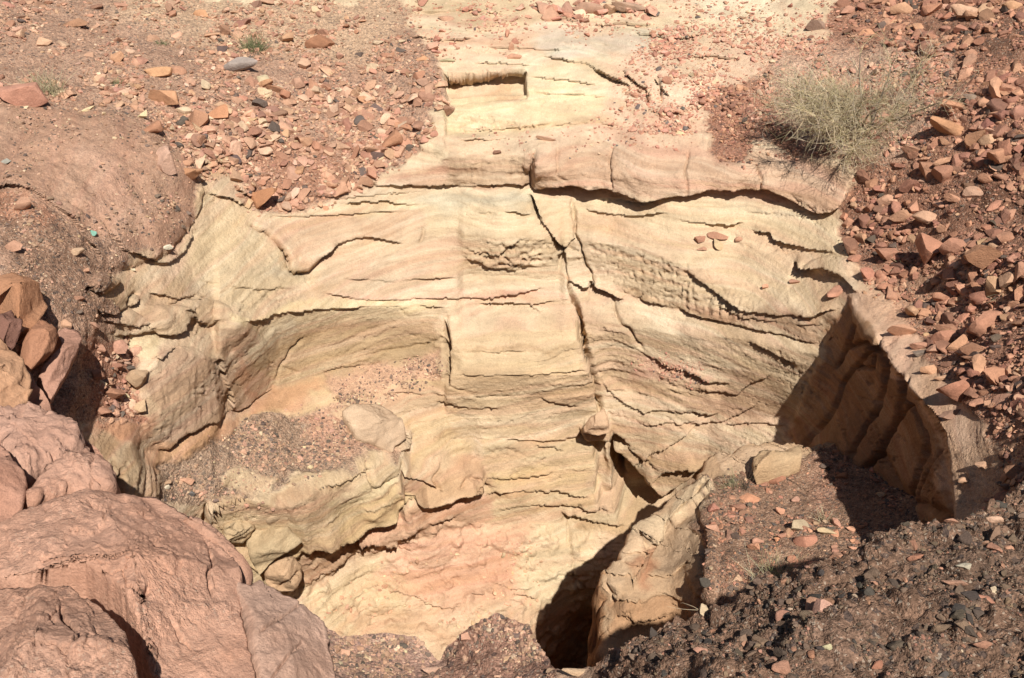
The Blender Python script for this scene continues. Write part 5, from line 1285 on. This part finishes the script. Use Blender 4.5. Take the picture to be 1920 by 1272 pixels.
def which_one(u, v, s, c):
    tone = 'dark' if c.max() < .12 else ('pale' if c[2] > .3 else ('orange' if c[0] > .55 else 'red'))
    size = 'broad' if s > 26 else ('mid-sized' if s > 19 else 'small')
    near = sorted(LAND, key=lambda l: (l[0] - u) ** 2 + (l[1] - v) ** 2)[:4]
    for lx, ly, lw, ll in near:
        dx, dy = u - lx, v - ly
        pos = ('right of' if dx > 0 else 'left of') if abs(dx) > abs(dy) else ('below' if dy > 0 else 'above')
        for words in ((tone, 'stone'), (size, tone, 'stone'), (size, tone, 'angular', 'stone')):
            t = ' '.join(words) + ' ' + pos + ' the ' + ll
            if t not in taken and len(t.split()) <= 16:
                taken.add(t); return t
    return None
for p in pool:
    sh, poly, cnt, smin, smax, al, pal, gname, lab, grp = AREAS[p['ai']]
    g = p['g']; n = len(p['s'])
    Rm = frames(p['nor'], g, .28)
    asp = np.stack([g.uniform(.9, 1.25, n), g.uniform(.6, .95, n), g.uniform(.3, .7, n)], -1)
    sc = p['size'][:, None] * asp
    cen = p['pos'] + p['nor'] * (sc[:, 2:3] * g.uniform(-.18, .38, (n, 1)))
    big = (p['s'] >= cut) & p['inv']
    for i in np.nonzero(big)[0]:
        o = bpy.data.objects.new('rock', ROCKS[int(g.integers(14))]); COL.objects.link(o)
        o.matrix_world = Matrix.LocRotScale(Vector(cen[i].tolist()), Matrix(Rm[i].tolist()).to_quaternion(), Vector(sc[i].tolist()))
        o.color = (*p['col'][i].tolist(), 1)
        u_, v_, _d = project(cen[i]); o['label'] = which_one(float(u_), float(v_), p['s'][i], p['col'][i]) or lab
        o['category'] = 'rock'; o['group'] = grp
    vv, ff, cc = [], [], []; off = 0
    for lo, hi, lib in (((23, 1e9, CHIP2), (10.5, 23, CHIP1), (0, 10.5, CHIP0)) if p['inv'].mean() > .5 else ((20, 1e9, CHIP1), (0, 20, CHIP0))):
        sel = np.nonzero((~big) & (p['s'] >= lo) & (p['s'] < hi))[0]
        which = g.integers(len(lib), size=len(sel))
        for q in range(len(lib)):
            ids = sel[which == q]
            if len(ids) == 0: continue
            v, f = lib[q]; nv = len(v)
            X = np.einsum('nij,nvj->nvi', Rm[ids], v[None] * sc[ids][:, None, :]) + cen[ids][:, None, :]
            vv.append(X.reshape(-1, 3)); ff.append((f[None] + (np.arange(len(ids)) * nv)[:, None, None] + off).reshape(-1, 3))
            cc.append(np.repeat(p['col'][ids], nv, 0)); off += len(ids) * nv
    me = new_mesh(gname, np.concatenate(vv), np.concatenate(ff), M_GRIT, np.concatenate(cc), smooth_sh=False)
    add(gname, me, kind='stuff', label=lab.replace('stone ', 'stones ', 1) if False else {'A': 'small stones ' , 'P': 'small stones ', 'N': 'small stones '}[sh] + grp.split(' ', 1)[1] if grp.split(' ', 1)[0] != 'stones' else 'small ' + grp, category='gravel')
# ================================================================== plants
def tubes(paths, radii, colors, sides=3):
    """paths list of (k,3) arrays -> one mesh of thin tapered stems"""
    vv, ff, cc = [], [], []; off = 0
    for pth, r, c in zip(paths, radii, colors):
        k = len(pth); t = np.gradient(pth, axis=0); t /= np.linalg.norm(t, axis=1, keepdims=True) + 1e-9
        ref = np.array([.3, .5, .8]); a = np.cross(t, ref); a /= np.linalg.norm(a, axis=1, keepdims=True) + 1e-9; b = np.cross(t, a)
        rr = r * np.linspace(1, .35, k)[:, None]
        ring = np.stack([pth + rr * (a * math.cos(q) + b * math.sin(q)) for q in np.arange(sides) * 2 * math.pi / sides], 1)
        vv.append(ring.reshape(-1, 3)); cc.append(np.tile(c, (k * sides, 1)))
        i = np.arange(k * sides).reshape(k, sides) + off; j = np.roll(i, -1, 1)
        ff.append(np.stack([i[:-1], i[1:], j[1:], j[:-1]], -1).reshape(-1, 4)); off += k * sides
    return np.concatenate(vv), np.concatenate(ff), np.concatenate(cc)

def stem(g, p0, d, L, k=6, curl=.35, droop=0.0):
    pts = [p0]; d = d / np.linalg.norm(d); bend = g.normal(0, curl, 3)
    for _ in range(k - 1):
        d = d + (bend + g.normal(0, curl * .8, 3)) / k + np.array([0, 0, -droop / k]); d /= np.linalg.norm(d)
        pts.append(pts[-1] + d * L / (k - 1))
    return np.array(pts)

def shrub(px, py, width_px, label, seed=5):
    g = np.random.default_rng(seed)
    base, _ = at_sheet('A', px, py)
    D = (base - CAM)[1] * cs - (base - CAM)[2] * sn; Rr = width_px * D / F_PX / 2
    root = bpy.data.objects.new('dry_shrub', None); COL.objects.link(root); root.location = base.tolist()
    root['label'] = label; root['category'] = 'shrub'
    col_w = [lin((226,200,150)), lin((236,214,170)), lin((212,192,138)), lin((194,180,122)), lin((206,184,154)), lin((178,160,124))]
    # woody stems, each its own part
    tips, strength = [], []
    for i in range(34):                       # ragged: boughs of very different length, some nearly lying down
        th = g.uniform(0, 2 * math.pi); el = math.radians(g.choice([g.uniform(8, 35), g.uniform(30, 75)]))
        d = np.array([math.cos(th) * math.cos(el), math.sin(th) * math.cos(el), math.sin(el)])
        p = stem(g, np.array([math.cos(th), math.sin(th), 0]) * .03, d, Rr * g.uniform(.3, 1.1) * (1.0 if el < .7 else .75), 8, .5)
        p[:, 2] = np.maximum(p[:, 2], .0)
        tips.append(p); strength.append(g.uniform(.15, 1.2) ** 2)
        v, f, c = tubes([p], [.0060], [lin((140,122,100))], 5)
        add('stem', new_mesh('stem', v, f, M_PLANT, c), root)
    strength = np.array(strength) / np.sum(strength)
    paths, rad, cols = [], [], []
    for i in range(1500):
        p = tips[g.choice(len(tips), p=strength)]; q = p[g.integers(2, len(p))]
        o = q / (np.linalg.norm(q) + 1e-6)
        d = o * .9 + g.normal(0, .5, 3); d[2] += .12
        pp_ = stem(g, q, d, Rr * g.uniform(.15, .5), 6, .9)
        pp_[:, 2] = np.maximum(pp_[:, 2], -.04)
        paths.append(pp_); rad.append(g.uniform(.0010, .0018)); cols.append(col_w[g.integers(6)] * np.array([1.08, 1.03, .98]) * g.uniform(.75, 1.15))
        for _ in range(3):
            k = g.integers(2, 6); d2 = (pp_[k] - pp_[k - 1]); d2 = d2 / np.linalg.norm(d2) + g.normal(0, .8, 3)
            paths.append(stem(g, pp_[k], d2, Rr * g.uniform(.08, .24), 4, .8)); rad.append(.0010); cols.append(col_w[g.integers(6)] * g.uniform(.85, 1.15))
    v, f, c = tubes(paths, rad, cols)
    s = np.array([1.0, .92, .72]); 
    add('twigs', new_mesh('twigs', v, f, M_PLANT, c), root, kind='stuff')
    root.scale = (1.04, 1.0, .95)
    return root

def tuft(sheet, px, py, w_px, h_px, n, cols, label, seed, lean=(0, 0, 1), spread=.8, rad=.0011):
    g = np.random.default_rng(seed); base, _ = at_sheet(sheet, px, py)
    D = (base - CAM)[1] * cs - (base - CAM)[2] * sn; W = w_px * D / F_PX; Hh = h_px * D / F_PX * 1.1
    paths, rad_, cl = [], [], []
    for i in range(n):
        off = np.array([g.normal(0, W * .16), g.normal(0, W * .12), -.01])
        d = np.array(lean) + g.normal(0, spread, 3) * np.array([1, .8, .3]); d[2] = abs(d[2]) + .15
        paths.append(stem(g, off, d, Hh * g.uniform(.5, 1.15), 5, .35, .25)); rad_.append(rad * g.uniform(.7, 1.3)); cl.append(lin(cols[g.integers(len(cols))]) * g.uniform(.8, 1.15))
    v, f, c = tubes(paths, rad_, cl)
    o = add('grass_tuft', new_mesh('grass_tuft', v, f, M_PLANT, c), label=label, category='grass'); o.location = base.tolist()
    return o
shrub(1618, 236, 320, 'grey green dry shrub of tangled twigs beside the right rubble')
STRAW = [(206,186,140),(190,172,124),(178,166,112),(214,198,156)]; GREEN = [(130,136,84),(150,150,96),(168,160,108),(110,122,72)]
tuft('A', 475, 92, 66, 34, 170, GREEN, 'green grass tuft left of the dark brown rounded rock', 61, rad=.0016)
tuft('A', 85, 168, 110, 44, 200, STRAW, 'dry straw grass above the reddish pink boulder', 62, rad=.0014)
tuft('A', 222, 160, 24, 16, 40, GREEN, 'tiny green tuft in the rubble right of the dry straw grass', 63, rad=.0014)
tuft('A', 303, 82, 26, 16, 40, GREEN, 'faint small green tuft in the upper left rubble', 64, rad=.0014)
tuft('P', 1452, 1096, 120, 70, 190, STRAW + [(168,164,100)], 'straw coloured grass tuft at the edge of the dark mound', 65, spread=1.0, rad=.0010)
tuft('P', 1372, 914, 56, 34, 60, STRAW + GREEN[:2], 'thin grass tuft near the rim of the gravel shelf', 66, rad=.0010)
tuft('P', 1396, 918, 20, 46, 16, [(96,84,66),(120,104,80)], 'dark upright weed beside the thin grass tuft', 67, spread=.3, rad=.0012)
tuft('P', 1546, 975, 34, 34, 40, STRAW, 'small straw tuft at the edge of the shadow on the shelf', 68, rad=.0010)
tuft('A', 1866, 560, 60, 30, 14, STRAW, 'few dry stalks behind the big rounded red boulder', 69, spread=1.2)
tuft('A', 1680, 480, 70, 30, 16, STRAW, 'few dry stalks lying over the red block on the bank', 70, spread=1.3)
g_ = np.random.default_rng(3)
b_, _n = at_sheet('N', 1316, 1146)
tw = [stem(g_, np.zeros(3), np.array([-.7, .1, .55]), .09, 5, .3), stem(g_, np.array([.0, 0, .0]), np.array([-.9, .0, .05]), .07, 5, .3)]
v, f, c = tubes(tw, [.0008, .0008], [lin((196,172,134))] * 2)
o = add('dry_twig', new_mesh('dry_twig', v, f, M_PLANT, c), label='pale forked dry twig at the left tip of the dark mound', category='twig'); o.location = b_.tolist()
